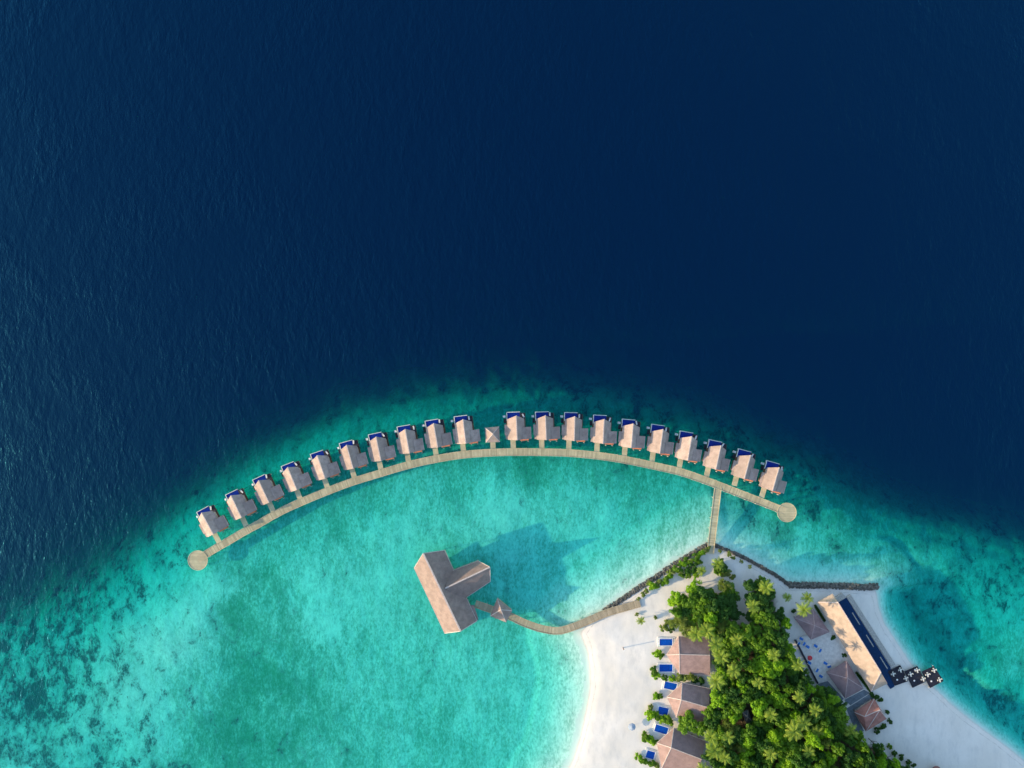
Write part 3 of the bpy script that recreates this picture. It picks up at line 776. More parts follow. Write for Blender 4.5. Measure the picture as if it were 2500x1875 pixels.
# ------------------------------------------------------------------ beach bungalows
def beach_bungalow(label, rw, re, nw_, ne_, sw_, se_, tip, pools, rail=True):
    root = empty('beach_bungalow', label=label, cat='bungalow', group='beach bungalows')
    EZ_, RZ_ = 4.0, 7.8
    RW, RE = P(*rw, RZ_), P(*re, RZ_); NW, NE, SW, SE, TP = (P(*q, EZ_) for q in (nw_, ne_, sw_, se_, tip))
    pts = [RW, RE, NW, NE, SW, SE, TP]
    roof = MB().shell(pts, [(0, 1, 3, 2), (0, 4, 5, 1), (0, 2, 6), (0, 6, 4)], .25).build('roof', M['beach_roof'], root)
    rb = MB()
    for a, b in ((RW, RE), (RW, NW), (RW, SW), (RW, TP)): rb.bar(a + Vector((0, 0, .12)), b + Vector((0, 0, .08)), .35, .2)
    rb.build('hip_ridge', M['ridge'], roof)
    for a, b in ((TP, NW), (TP, SW), (SW, SE), (NW, NE)):
        MB().bar(a + Vector((0, 0, .04)), b + Vector((0, 0, .04)), .2, .25).build('eave_board', M['ridge'], roof)
    foot = shrink([NW, TP, SW, SE, NE], .86)
    MB().prism([(p.x, p.y) for p in foot], 0.6, 3.95).build('wall', M['wall'], root)
    MB().face([(RE.x - .5, RE.y, RZ_ - .4), (NE.x - .5, NE.y - .6, 3.9), (SE.x - .5, SE.y + .6, 3.9)]).build('gable_wall', M['wood'], root)
    for (cx, cy, w, h, ang) in pools:
        pz = 1.75; c = P(cx, cy, pz); e = empty('plunge_pool'); e.parent = root
        hw, hh = w * M_PX / 2, h * M_PX / 2
        t_ = MB().box(-hw - .9, hw + 1.2, -hh - .8, hh + .8, 0.5, 1.62, R(ang), (c.x, c.y)); t_.build('terrace', M['coping'], e)
        MB().box(-hw, hw, -hh, hh, 1.0, 1.66, R(ang), (c.x, c.y)).build('water', M['beach_pool'], e)
        rim = MB()
        for q in ((-hw - .28, hw + .28, hh, hh + .28), (-hw - .28, hw + .28, -hh - .28, -hh), (-hw - .28, -hw, -hh, hh), (hw, hw + .28, -hh, hh)):
            rim.box(*q, 1.3, 1.78, R(ang), (c.x, c.y))
        rim.build('coping', M['white'], e)
    if rail:
        a, b = P(re[0] + 9, re[1] - 14, 2.4), P(re[0] + 9, re[1] + 46, 2.4)
        rl = MB().bar(a, b, .12, .12).bar(a - Vector((0, 0, .55)), b - Vector((0, 0, .55)), .1, .1)
        for k in range(7):
            p = a.lerp(b, k / 6); rl.cyl((p.x, p.y, 1.0), (p.x, p.y, 2.4), .06, .06, 6)
        rl.build('back_railing', M['white'], root)
    return root
beach_bungalow('pink-roofed beach bungalow with two blue pools, topmost of the three on the west beach',
               (1659, 1597.5), (1733.5, 1599.5), (1656.8, 1553.5), (1731, 1556), (1659, 1645), (1733.7, 1649), (1627.3, 1599),
               [(1626, 1568, 31, 16, 0), (1626, 1631, 32, 18, 0)])
beach_bungalow('pink-roofed beach bungalow with two blue pools, middle one of the three on the west beach',
               (1663.6, 1708.5), (1731, 1728), (1666, 1667), (1733, 1681), (1651, 1752), (1724, 1768), (1628.4, 1702),
               [(1637, 1675, 30, 17, -12), (1619, 1736, 24, 18, -12)], False)
beach_bungalow('pink-roofed beach bungalow with two blue pools, lowest one, cut by the bottom edge',
               (1638.8, 1825.5), (1713, 1854), (1645.5, 1777.5), (1722, 1809), (1615, 1876), (1697, 1902), (1603.6, 1814),
               [(1615, 1781, 32, 17, -17), (1588, 1843, 20, 18, -17)])

# ------------------------------------------------------------------ beach bar, courtyard and pavilions on the east side
bar = empty('beach_bar', label='long beach bar with cream sunlit roof beside the dark pool', cat='building')
BZ, BE = 9.6, 4.6
bn, bs = P(2046, 1471, BZ), P(2150.5, 1641, BZ)
bnw, bsw = P(1995.5, 1470, BE), P(2127, 1688.5, BE)
bne, bse = P(2033, 1449.5, 5.2), P(2167, 1669, 5.2)
broof = MB().shell([bn, bs, bnw, bsw, bne, bse], [(0, 2, 3, 1), (0, 1, 5, 4), (0, 4, 2), (1, 3, 5)], .28).build('roof', M['bar_roof'], bar)
rb = MB()
for a, b in ((bn, bs), (bn, bnw), (bs, bsw)): rb.bar(a + Vector((0, 0, .14)), b + Vector((0, 0, .1)), .4, .24)
rb.build('ridge_cap', M['ridge'], broof)
MB().prism([(p.x, p.y) for p in shrink([bnw, bsw, bse, bne], .84)], 0.6, 4.55).build('wall', M['wall'], bar)
# dark strip of pool between the bar and the sand
pool = empty('long_pool', label='long narrow dark blue pool between the beach bar and the sand', cat='pool')
pp = [P(x, y, 1.5) for x, y in ((2040, 1474), (2066, 1459), (2174, 1629), (2184, 1676), (2174, 1682), (2146, 1642))]
MB().prism([(p.x, p.y) for p in pp], 0.2, 1.55).build('water', M['dark_pool'], pool)
d0 = [P(x, y, 1.5) for x, y in ((2066.6, 1458.4), (2077, 1452), (2186, 1622), (2176, 1628))]
MB().prism([(p.x, p.y) for p in d0], 0.3, 1.62).build('coping_walk', M['pile'], pool)
for k in range(3):
    a = P(2081 + 34 * k, 1496 + 54 * k, 1.7); b = P(2099 + 34 * k, 1525 + 54 * k, 1.7)
    MB().bar(a, b, .45, .25).build('pool_bench', M['pile'], pool)
e0 = [P(x, y, 1.5) for x, y in ((2033, 1463), (2056, 1448), (2066, 1458.6), (2041, 1473.4))]
MB().prism([(p.x, p.y) for p in e0], .3, 1.6).build('end_step', M['pile'], pool)

# three dark dining decks out over the waterline
def px_crop(x, y): return (2130 + x / 11.06, 1590 + y / 11.06)
DECKS = [[(430, 545), (750, 385), (955, 800), (605, 925)], [(870, 550), (1210, 408), (1430, 812), (1085, 978)], [(1335, 555), (1655, 408), (1912, 798), (1555, 985)]]
names = ['square dark dining deck nearest the long pool', 'square dark dining deck, middle of the three', 'square dark dining deck farthest out over the water']
for dk, nm in zip(DECKS, names):
    root = empty('dining_deck', label=nm, cat='deck', group='dark dining decks')
    pts = [P(*px_crop(*q), 1.7) for q in dk]
    mb = MB(); n = 16
    for k in range(n):                                       # boards side by side
        f0, f1 = k / n + .004, (k + 1) / n - .004
        a, b = pts[0].lerp(pts[3], f0), pts[1].lerp(pts[2], f0); c2, d2 = pts[1].lerp(pts[2], f1), pts[0].lerp(pts[3], f1)
        mb.prism([(q.x, q.y) for q in (a, b, c2, d2)], 1.56, 1.69 + .008 * (k % 3))
    mb.build('deck_boards', M['dark_deck'], root, kind='stuff')
    fr = MB()
    for k in range(4): fr.bar(pts[k] + Vector((0, 0, .14)), pts[(k + 1) % 4] + Vector((0, 0, .14)), .2, .35)
    fr.build('kerb', M['dark_deck'], root)
    for q in pts: put('pile', PILE, root, loc=(q.x, q.y, 1.5))
CROSS = [((545, 600), 'on the deck nearest the pool, left side'), ((740, 490), 'at the top corner of the first deck'),
         ((885, 715), 'between the first and the middle dining deck'), ((1015, 605), 'on the middle deck, left of its top corner'),
         ((1190, 500), 'at the top corner of the middle dining deck'), ((1350, 735), 'between the middle and the outer dining deck'),
         ((1475, 615), 'on the outer dining deck, at its left side'), ((1645, 500), 'at the top corner of the outer dining deck'),
         ((1795, 755), 'at the right corner of the outer dining deck')]
tab_parts = None
def dining_table():
    r = empty('dining_table')
    MB().box(-.42, .42, -.42, .42, .66, .72).build('table_top', M['cream_cloth'], r)
    MB().cyl((0, 0, 0), (0, 0, .66), .06, .06, 6).build('pedestal', M['white'], r)
    for k in range(4):
        MB().box(.5, 1.12, -.3, .3, .40, .47, R(90 * k)).box(1.06, 1.14, -.3, .3, .47, .85, R(90 * k)).box(.75, .85, -.05, .05, 0, .4, R(90 * k)).build('seat', M['cream_cloth'], r)
    return r
t0 = dining_table()
for k, (q, nm) in enumerate(CROSS):
    o = t0 if k == 0 else copy_tree(t0)
    o.location = P(*px_crop(*q), 1.71); o.rotation_euler = (0, 0, R(12 + 4 * (k % 3)))
    tag(o, 'pale cross-shaped dining table ' + nm, 'table', 'pale dining tables on the dark decks')
for k, (q, nm) in enumerate([((655, 760), 'on the dark deck nearest the pool'), ((1115, 785), 'on the middle dark deck'), ((1575, 800), 'on the outermost dark deck'), ((1135, 490), 'beside the top table of the middle deck')]):
    mb = MB().cyl((0, 0, .4), (0, 0, .5), .42, .42, 14).cyl((0, 0, 0), (0, 0, .4), .12, .2, 8)
    mb.build('side_table', M['white'], None, loc=P(*px_crop(*q), 1.71), label='small round white side table ' + nm, cat='table', group='round side tables on the dark decks')

# courtyard between the pavilions
cy = [P(x, y, 1.5) for x, y in ((1944, 1562), (1960, 1552), (2028, 1540), (2062, 1592), (2085, 1640), (2022, 1662), (1996, 1669))]
MB().prism([(p.x, p.y) for p in cy], .4, 1.62).build('courtyard_paving', M['paving'], kind='structure')
cw = empty('courtyard_wall', label='low dark wall along the tree side of the courtyard', cat='wall')
MB().bar(P(1942, 1563, 2.3), P(1997, 1669, 2.3), .7, 1.6).build('wall_body', M['terrace'], cw)
MB().bar(P(1942, 1563, 2.42), P(1997, 1669, 2.42), .85, .12).build('capping', M['dark_deck'], cw)
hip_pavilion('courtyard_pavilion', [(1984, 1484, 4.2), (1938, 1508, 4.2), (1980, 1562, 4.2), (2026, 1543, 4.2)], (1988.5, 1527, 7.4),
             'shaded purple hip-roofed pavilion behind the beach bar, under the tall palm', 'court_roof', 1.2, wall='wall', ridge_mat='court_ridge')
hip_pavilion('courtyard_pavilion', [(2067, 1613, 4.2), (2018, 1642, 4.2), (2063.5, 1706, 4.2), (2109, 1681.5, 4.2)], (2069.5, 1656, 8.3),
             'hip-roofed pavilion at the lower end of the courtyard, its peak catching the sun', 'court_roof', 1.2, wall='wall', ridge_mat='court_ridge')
hip_pavilion('red_roofed_hut', [(2134.5, 1706, 4.4), (2085.5, 1739, 4.4), (2114, 1786, 4.4), (2165, 1755, 4.4)], None,
             'red hip-roofed hut below the courtyard at the edge of the trees', 'red_roof', 1.2, wall='wall', ridge=((2111.6, 1749.5, 8.2), (2148, 1733, 8.2)), cat='hut')
MB().prism([(p.x, p.y) for p in [P(x, y, 1.4) for x, y in ((2066, 1730), (2122, 1695), (2135, 1704), (2086, 1740), (2110, 1785), (2090, 1790))]], .4, 1.45).build('stone_terrace', M['terrace'], kind='structure')
MB().prism([(q.x, q.y) for q in [P(x, y, 1.4) for x, y in ((2061, 1709), (2110, 1684), (2124, 1692), (2076, 1722))]], .4, 1.42).build('lower_terrace', M['terrace'], kind='structure')
MB().prism([(q.x, q.y) for q in [P(x, y, 1.4) for x, y in ((1996, 1670), (2020, 1662), (2060, 1706), (2050, 1716))]], .4, 1.40).build('side_terrace', M['terrace'], kind='structure')
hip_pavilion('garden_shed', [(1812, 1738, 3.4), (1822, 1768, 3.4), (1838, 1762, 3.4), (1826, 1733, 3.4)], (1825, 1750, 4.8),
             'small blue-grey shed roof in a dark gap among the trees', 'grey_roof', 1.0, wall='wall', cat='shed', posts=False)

def daybed():
    r = empty('daybed')
    MB().box(-.95, .95, -.75, .75, .12, .34).box(-.85, -.7, -.65, -.5, 0, .12).box(.7, .85, -.65, -.5, 0, .12).box(-.85, -.7, .5, .65, 0, .12).box(.7, .85, .5, .65, 0, .12).build('frame', M['white'], r)
    MB().box(-.9, .9, -.7, .5, .342, .52).build('cushion', M['blue_cloth'], r)
    MB().box(-.9, .9, .5, .72, .342, .85).build('backrest', M['cream_cloth'], r)
    return r
b0 = daybed()
BEDS = [((270, 680), 'at the top left corner of the courtyard'), ((300, 735), 'second from the top left corner of the courtyard'), ((235, 735), 'by the courtyard edge next to the trees'), ((345, 775), 'just below the upper courtyard pavilion'),
        ((440, 765), 'in the upper middle of the courtyard'), ((490, 815), 'centre of the courtyard'), ((560, 965), 'above the lower courtyard pavilion'), ((600, 1005), 'against the lower courtyard pavilion'), ((365, 965), 'just below the red parasol'),
        ((455, 1050), 'near the lower left courtyard edge'), ((505, 1120), 'at the lowest courtyard corner')]
for k, (q, nm) in enumerate(BEDS):
    o = b0 if k == 0 else copy_tree(b0)
    o.location = P(1900 + q[0] / 4.879, 1420 + q[1] / 4.879, 1.63); o.rotation_euler = (0, 0, R(RNG.choice([-32, 58, 148, 20])))
    tag(o, 'blue cushioned daybed ' + nm, 'daybed', 'blue daybeds in the courtyard')

def parasol(name, loc, r, h, mat, label, n=8):
    root = empty(name, loc, label=label, cat='parasol')
    pts = [(0, 0, h)] + [(r * math.cos(2 * math.pi * k / n), r * math.sin(2 * math.pi * k / n), h - r * .32) for k in range(n)]
    MB().shell(pts, [(0, 1 + k, 1 + (k + 1) % n) for k in range(n)], .05).build('canopy', M[mat], root)
    MB().cyl((0, 0, 0), (0, 0, h), .04, .04, 6).build('pole', M['wood'], root)
    MB().cyl((0, 0, 0), (0, 0, .1), .35, .3, 10).build('base', M['pile'], root)
parasol('parasol', P(1900 + 355 / 4.879, 1420 + 890 / 4.879, 1.63), 1.25, 2.5, 'red_cloth', 'red parasol among the blue daybeds in the courtyard')
pz = P(1540, 1767, 0); gz = ground_z(pz.x, pz.y)
parasol('parasol', (pz.x, pz.y, gz), 1.9, 2.5, 'grey_cloth', 'blue-grey beach parasol alone on the white west beach')
pz = P(2276, 1872, 0); gz = ground_z(pz.x, pz.y)
parasol('thatched_parasol', (pz.x, pz.y, gz), 2.3, 2.7, 'red_roof', 'dark thatched parasol on the sand at the bottom edge', 14)
pz = P(1520, 1579, 0); gz = ground_z(pz.x, pz.y)
fp = empty('beach_pole', (pz.x, pz.y, gz), label='thin wooden pole on the white beach casting a long shadow', cat='pole')
MB().cyl((0, 0, -.3), (0, 0, 3.6), .22, .18, 8).build('shaft', M['wood'], fp)
MB().cyl((0, 0, 3.6), (0, 0, 3.75), .26, .26, 8).build('cap', M['white'], fp)

# ------------------------------------------------------------------ sea walls of piled rock
def ico_rock(rs):
    import bmesh
    bm = bmesh.new(); bmesh.ops.create_icosphere(bm, subdivisions=1, radius=1.0)
    V_ = np.array([v.co[:] for v in bm.verts]); F_ = np.array([[v.index for v in f.verts] for f in bm.faces]); bm.free()
    return V_ * (1 + 0.3 * (rs.rand(len(V_), 1) - .5)), F_
def rock_wall(name, line_px, width_px, n, size, label, seed, zc=0.5):
    rs = np.random.RandomState(seed); pts = [P(x, y, 0) for x, y in line_px]
    L = [0]
    for a, b in zip(pts, pts[1:]): L.append(L[-1] + (b - a).length)
    base = [ico_rock(rs) for _ in range(6)]; Vs, Fs = [], []; off = 0
    for k in range(n):
        s_ = rs.rand() * L[-1]; j = max(i for i in range(len(L) - 1) if L[i] <= s_)
        f = (s_ - L[j]) / (L[j + 1] - L[j]); p = pts[j].lerp(pts[j + 1], f); d = (pts[j + 1] - pts[j]).normalized(); sd = Vector((-d.y, d.x, 0))
        w = rs.uniform(-1, 1); q = p + sd * w * width_px * M_PX / 2
        v, f_ = base[rs.randint(6)]; sc = rs.uniform(*size); ang = rs.rand(3) * 6.28
        Mx = np.array(Matrix.Rotation(ang[0], 3, 'X') @ Matrix.Rotation(ang[1], 3, 'Y') @ Matrix.Rotation(ang[2], 3, 'Z'))
        vv = (v * sc * np.array([1, .8, .65])) @ Mx.T + np.array([q.x, q.y, zc * (1 - 0.8 * abs(w)) + rs.uniform(-.2, .25)])
        Vs.append(vv); Fs.append(f_ + off); off += len(vv)
    m = np_mesh(name, np.concatenate(Vs), np.concatenate(Fs), {}, M['rock'], False)
    root = empty(name, label=label, cat='sea wall')
    put('rocks', m, root, kind='stuff')
    core = MB()
    for a, b in zip(pts, pts[1:]): core.bar(a + Vector((0, 0, zc * .55)), b + Vector((0, 0, zc * .55)), width_px * M_PX * .7, 1.5)
    core.build('core', M['rock'], root)
rock_wall('rock_sea_wall', [(1474, 1491), (1517, 1463.5), (1563, 1432.5), (1599, 1410), (1653, 1373), (1689, 1351), (1727, 1330)], 11, 900, (.3, .75), 'sloping dark rock sea wall along the lagoon side of the island', 3)
rock_wall('rock_sea_wall', [(1745, 1331), (1801, 1353.5), (1852, 1380), (1892, 1403), (1927, 1428)], 8, 620, (.25, .6), 'straight dark rock wall running down from the footbridge', 4)
rock_wall('rock_groyne', [(1927, 1427.5), (1994, 1428.5), (2065, 1430.5), (2108, 1434), (2143, 1431)], 14, 900, (.35, .8), 'horizontal grey rock groyne ending in the water above the beach bar', 5, .9)

# ------------------------------------------------------------------ vegetation
def quads_mesh(name, C, U, W_, mat):
    """leaf quads: centres C, half axes U and W (n x 3 arrays)"""
    n = len(C); V_ = np.stack([C - U, C + W_, C + U, C - W_], 1).reshape(-1, 3); F_ = np.arange(4 * n).reshape(n, 4)
    return np_mesh(name, V_, F_, {}, mat, False)

def leaf_axes(rs, N, ln, wd):
    """two half axes perpendicular to the leaf normals N"""
    a = rs.normal(size=N.shape); u = np.cross(N, a); u /= np.linalg.norm(u, axis=1, keepdims=True) + 1e-9
    w = np.cross(N, u)
    s = rs.uniform(.7, 1.3, (len(N), 1))
    return u * ln * s, w * wd * s

def crown_arrays(seed, rad=4.0, zc=7.2, hz=2.7, clumps=46, per=90, ln=.33, wd=.21, feather=False, cone=0.0):
    rs = np.random.RandomState(seed); Cs, Ns = [], []
    for k in range(clumps):
        d = rs.normal(size=3); d /= np.linalg.norm(d); d[2] = abs(d[2]) * 1.1 - .25
        r = rs.uniform(.45, .92); lob = 1 + .22 * math.sin(3 * math.atan2(d[1], d[0]) + seed)
        cc = d * r * np.array([rad * lob, rad * lob, hz])
        if cone: cc[:2] *= 1 - cone * np.clip((cc[2] + hz) / (2 * hz), 0, 1)
        cr = rs.uniform(.12, .30) * rad
        nn = rs.normal(size=(per, 3)); nn /= np.linalg.norm(nn, axis=1, keepdims=True); nn[:, 2] = np.abs(nn[:, 2]) * np.where(rs.rand(per) < .8, 1, -1)
        pos = cc + nn * cr * rs.uniform(.6, 1.2, (per, 1)) * np.array([1, 1, .8])
        Cs.append(pos); Ns.append(nn + rs.normal(size=(per, 3)) * .55 + np.array([0, 0, .35]))
    C = np.concatenate(Cs); C[:, 2] += zc; N = np.concatenate(Ns); N /= np.linalg.norm(N, axis=1, keepdims=True)
    if feather:
        d = C - np.array([0, 0, zc - 1.5]); d /= np.linalg.norm(d, axis=1, keepdims=True); d += rs.normal(size=d.shape) * .45
        d /= np.linalg.norm(d, axis=1, keepdims=True); w = np.cross(d, N); w /= np.linalg.norm(w, axis=1, keepdims=True) + 1e-9
        return C, d * rs.uniform(.45, .95, (len(C), 1)), w * .07
    U, W_ = leaf_axes(rs, N, ln, wd)
    return C, U, W_

def trunk_mesh(seed, height=6.4):
    rs = random.Random(seed); mb = MB()
    p = Vector((0, 0, -.5)); r = .34; joints = [p]
    for k in range(4):
        q = p + Vector((rs.uniform(-.3, .3), rs.uniform(-.3, .3), (height * .72 + .5) / 4)); mb.cyl(p, q, r, r * .82, 8, False); p = q; r *= .82; joints.append(p)
    for k in range(6):
        a = k * 1.05 + rs.uniform(-.3, .3); b = joints[2 + k % 3]
        m_ = b + Vector((math.cos(a) * 1.3, math.sin(a) * 1.3, 1.2)); e_ = m_ + Vector((math.cos(a) * 1.2, math.sin(a) * 1.2, .9))
        mb.cyl(b, m_, .15, .11, 6, False); mb.cyl(m_, e_, .11, .05, 6, False)
    return mb.mesh('trunk', M['bark'], True)

TRUNKS = [trunk_mesh(s) for s in (1, 2, 3)]
CROWNS = {}
for kind in ('dark', 'mid', 'lime'):
    CROWNS[kind] = [quads_mesh('crown', *crown_arrays(s), M['leaf_' + kind]) for s in (21, 22, 23, 24)]
CROWNS['tall'] = [quads_mesh('crown', *crown_arrays(s, 3.6, 6.6, 3.6, 46, 100, cone=.45), M['leaf_dark']) for s in (31, 32)]
CROWNS['olive'] = [quads_mesh('crown', *crown_arrays(s, 4.0, 7.0, 2.9, 34, 130, feather=True), M['leaf_olive']) for s in (41, 42, 43)]
BUSH = {k: [quads_mesh('foliage', *crown_arrays(s, 1.0, .75, .75, 14, 60, .17, .11), M['leaf_' + k]) for s in (51, 52, 53)] for k in ('mid', 'lime', 'olive', 'dark')}
STEM = MB().cyl((0, 0, -.3), (.05, 0, .5), .09, .06, 6).cyl((.05, 0, .45), (.4, .2, .95), .05, .02, 5).cyl((.05, 0, .45), (-.3, .3, .95), .05, .02, 5).cyl((.05, 0, .45), (-.1, -.4, .95), .05, .02, 5).mesh('stem', M['bark'])

LANDMARKS = {'the topmost beach bungalow': (1690, 1600), 'the middle beach bungalow': (1690, 1710), 'the lowest beach bungalow': (1670, 1830), 'the courtyard daybeds': (1975, 1600),
             'the upper courtyard pavilion': (1985, 1520), 'the lower courtyard pavilion': (2065, 1655), 'the red-roofed hut': (2125, 1745), 'the grey shed': (1825, 1750),
             'the footbridge landing': (1735, 1345), 'the rock groyne': (1960, 1430), 'the boardwalk beach end': (1563, 1473), 'the thatched parasol': (2276, 1872)}
DESC = {'dark': 'dark green broadleaf tree', 'mid': 'mid-green leafy tree', 'lime': 'bright yellow-green tree', 'tall': 'tall dense dark tree', 'olive': 'feathery olive-green tree',
        'palm': 'coconut palm with spreading fronds', 'b_mid': 'low green shrub', 'b_lime': 'low yellow-green shrub', 'b_olive': 'low dry olive shrub', 'b_dark': 'low dark green shrub'}
PLANTED = []
def ordinal(n):
    if n == 1: return 'closest'
    base = ORD[n] if n < len(ORD) else '%dth' % n
    return base + ' closest'
def register(o, kind, px, py, cat, group):
    lm = min(LANDMARKS, key=lambda k: (LANDMARKS[k][0] - px) ** 2 + (LANDMARKS[k][1] - py) ** 2)
    PLANTED.append((o, kind, lm, math.hypot(LANDMARKS[lm][0] - px, LANDMARKS[lm][1] - py), cat, group))

def tree(px, py, r_px, height, kind, seed):
    rs = random.Random(seed); s_ = r_px * M_PX / 4.0; sz = height / 10.0
    p = P(px, py, 1.0 + height * .78)
    o = empty('palm_tree' if kind == 'palm' else 'broadleaf_tree' if kind != 'olive' else 'feathery_tree', (p.x, p.y, 0.95), rs.uniform(0, 6.28))
    o.scale = (s_, s_, sz)
    put('trunk', rs.choice(TRUNKS), o); put('crown', rs.choice(CROWNS[kind]), o)
    register(o, kind, px, py, 'tree', 'trees of the island wood')

def bush(px, py, r_px, kind, seed, h=None):
    rs = random.Random(seed); h = h or r_px * M_PX * 1.0
    p = P(px, py, 1.0 + h * .6)
    o = empty('shrub', (p.x, p.y, 0.9), rs.uniform(0, 6.28)); s_ = r_px * M_PX / 1.0
    o.scale = (s_, s_, max(.8, h / 1.3))
    put('stem', STEM, o); put('foliage', rs.choice(BUSH[kind]), o)
    register(o, 'b_' + kind, px, py, 'shrub', 'shrubs round the beach')

# --- palms
def frond_mesh(seed, L_=3.3):
    rs = random.Random(seed); mb = MB(); n = 15; pts = []
    for k in range(n + 1):
        t = k / n; pts.append(Vector((L_ * t * (1 - .10 * t), .12 * math.sin(t * 3 + seed), .95 * t - 1.75 * t * t)))
    for k in range(n): mb.cyl(pts[k], pts[k + 1], .05 * (1 - .8 * k / n) + .01, .05 * (1 - .8 * (k + 1) / n) + .01, 4, False)
    for k in range(1, n + 1):
        t = k / n; ln = .85 * math.sin(math.pi * min(1, .12 + t * .86)) ** .7 + .1
        d = (pts[k] - pts[k - 1]).normalized()
        for sg in (-1, 1):
            out = (Vector((0, sg, 0)) * .85 + d * .6 + Vector((0, 0, -.35 + rs.uniform(-.15, .15)))).normalized()
            a = pts[k - 1].lerp(pts[k], rs.random()); b = a + out * ln * rs.uniform(.85, 1.1); w = d * .095
            mb.face([a - w, a + w, b + w * .3, b - w * .3])
    return mb.mesh('frond', M['frond'])
FRONDS = [frond_mesh(s) for s in (1, 2, 3)]
def palm(px, py, height, size, seed, nf=15):
    rs = random.Random(seed); top = P(px, py, 1.0 + height)
    lean = Vector((rs.uniform(-1, 1), rs.uniform(-1, 1), 0)) * height * .09
    o = empty('palm_tree', (top.x - lean.x, top.y - lean.y, .95))
    mb = MB(); prev = Vector((0, 0, -.4)); n = 7
    for k in range(1, n + 1):
        t = k / n; q = Vector((lean.x * t * t, lean.y * t * t, height * t)); mb.cyl(prev, q, .21 - .11 * (k - 1) / n, .21 - .11 * k / n, 8, False); prev = q
    mb.build('trunk', M['palm_bark'], o, smooth=True)
    a0 = rs.uniform(0, 6.28)
    for k in range(nf):
        f = put('frond', FRONDS[k % 3], o, loc=(lean.x, lean.y, height))
        low = k % 3; f.rotation_euler = (rs.uniform(-.2, .2), (-.55, -.12, .22)[low] + rs.uniform(-.12, .12), a0 + k * 2.39996 + rs.uniform(-.15, .15))
        s_ = size * rs.uniform(.85, 1.12) / 3.3; f.scale = (s_, s_, s_)
    c = MB()
    for k in range(5):
        a = k * 1.257; p = Vector((lean.x + .2 * math.cos(a), lean.y + .2 * math.sin(a), height - .25)); c.cyl(p - Vector((0, 0, .14)), p + Vector((0, 0, .14)), .1, .1, 6)
    c.build('coconuts', M['palm_bark'], o)
    register(o, 'palm', px, py, 'palm', 'palms of the island')

PALMS = [(1748, 1572, 10.5, 3.6), (1761, 1604, 10, 3.8), (1748, 1662, 10, 4.0), (1792, 1637, 11, 3.2), (1949, 1624, 11.5, 3.2), (1963, 1488, 9, 3.3),
         (1972, 1460, 5, 2.8), (1871, 1434, 9, 3.4), (1922, 1459, 4.0, 2.2), (1939, 1785, 12, 4.4), (1962, 1765, 11.5, 3.4), (1744, 1832, 11, 4.0), (1992, 1734, 11, 3.0), (2077, 1786, 8, 3.6),
         (1996, 1789, 10, 3.4), (1565, 1516, 3.4, 2.2), (1713, 1394, 5, 2.4), (1753, 1376, 5, 2.8), (1735, 1800, 11, 3.2), (1725, 1540, 10.5, 3.6), (1890, 1600, 11.5, 3.0), (1700, 1548, 10, 3.4),
         (2150, 1865, 8, 3.0), (1840, 1480, 10, 3.0), (1715, 1880, 11, 3.6), (1800, 1562, 11, 2.9), (1852, 1668, 11.5, 2.8), (1882, 1744, 11.5, 3.0), (1778, 1800, 11, 2.8), (1882, 1842, 12, 3.0), (1975, 1835, 12, 2.9), (1952, 1702, 11, 2.8), (1770, 1850, 11.5, 3.0)]
for k, (x, y, hh, s_) in enumerate(PALMS): palm(x, y, hh * (1.2 if hh > 7 else 1), s_ * 1.2, 300 + k, 17)

TREES = [(1862, 1622, 25, 12.5, 'lime'), (1872, 1600, 18, 12, 'lime'), (1754, 1708, 24, 11, 'lime'), (1900, 1706, 22, 12, 'lime'), (2032, 1706, 16, 9, 'lime'), (2030, 1733, 15, 9, 'mid'), (1683, 1770, 25, 8.5, 'mid'), (1713, 1778, 18, 9, 'mid'), (1667, 1760, 13, 7, 'mid'),
         (1781, 1776, 22, 12, 'olive'), (1806, 1822, 17, 12, 'olive'), (1935, 1834, 30, 13, 'mid'), (1920, 1866, 26, 13, 'lime'), (1649, 1463, 19, 9, 'lime'), (1687, 1472, 23, 10, 'mid'), (1716, 1452, 22, 9.5, 'dark'), (1759, 1470, 24, 10, 'dark'),
         (1770, 1428, 16, 10, 'olive'), (1832, 1431, 21, 11, 'tall'), (1835, 1463, 25, 11, 'tall'), (1882, 1454, 18, 10, 'tall'), (1664, 1519, 28, 9, 'olive'), (1684, 1538, 20, 9, 'olive'), (1713, 1497, 23, 11, 'mid'), (1759, 1524, 20, 11.5, 'olive'),
         (1790, 1536, 22, 12, 'mid'), (1820, 1545, 22, 12, 'mid'), (1864, 1508, 22, 11, 'mid'), (1886, 1524, 20, 11, 'mid'), (1920, 1523, 14, 9.5, 'lime'), (1905, 1556, 22, 11.5, 'dark'), (1848, 1572, 22, 12, 'mid'), (1812, 1590, 22, 12, 'mid'),
         (1733, 1740, 17, 10, 'mid'), (1775, 1740, 20, 11, 'mid'), (1690, 1655, 10, 5, 'olive')]
k = 0
for t in TREES:
    tree(*t, 500 + k); k += 1
placed = [(t[0], t[1], t[2]) for t in TREES]
rs = random.Random(77); tries = 0
wood_x = np.array([[0.0]])
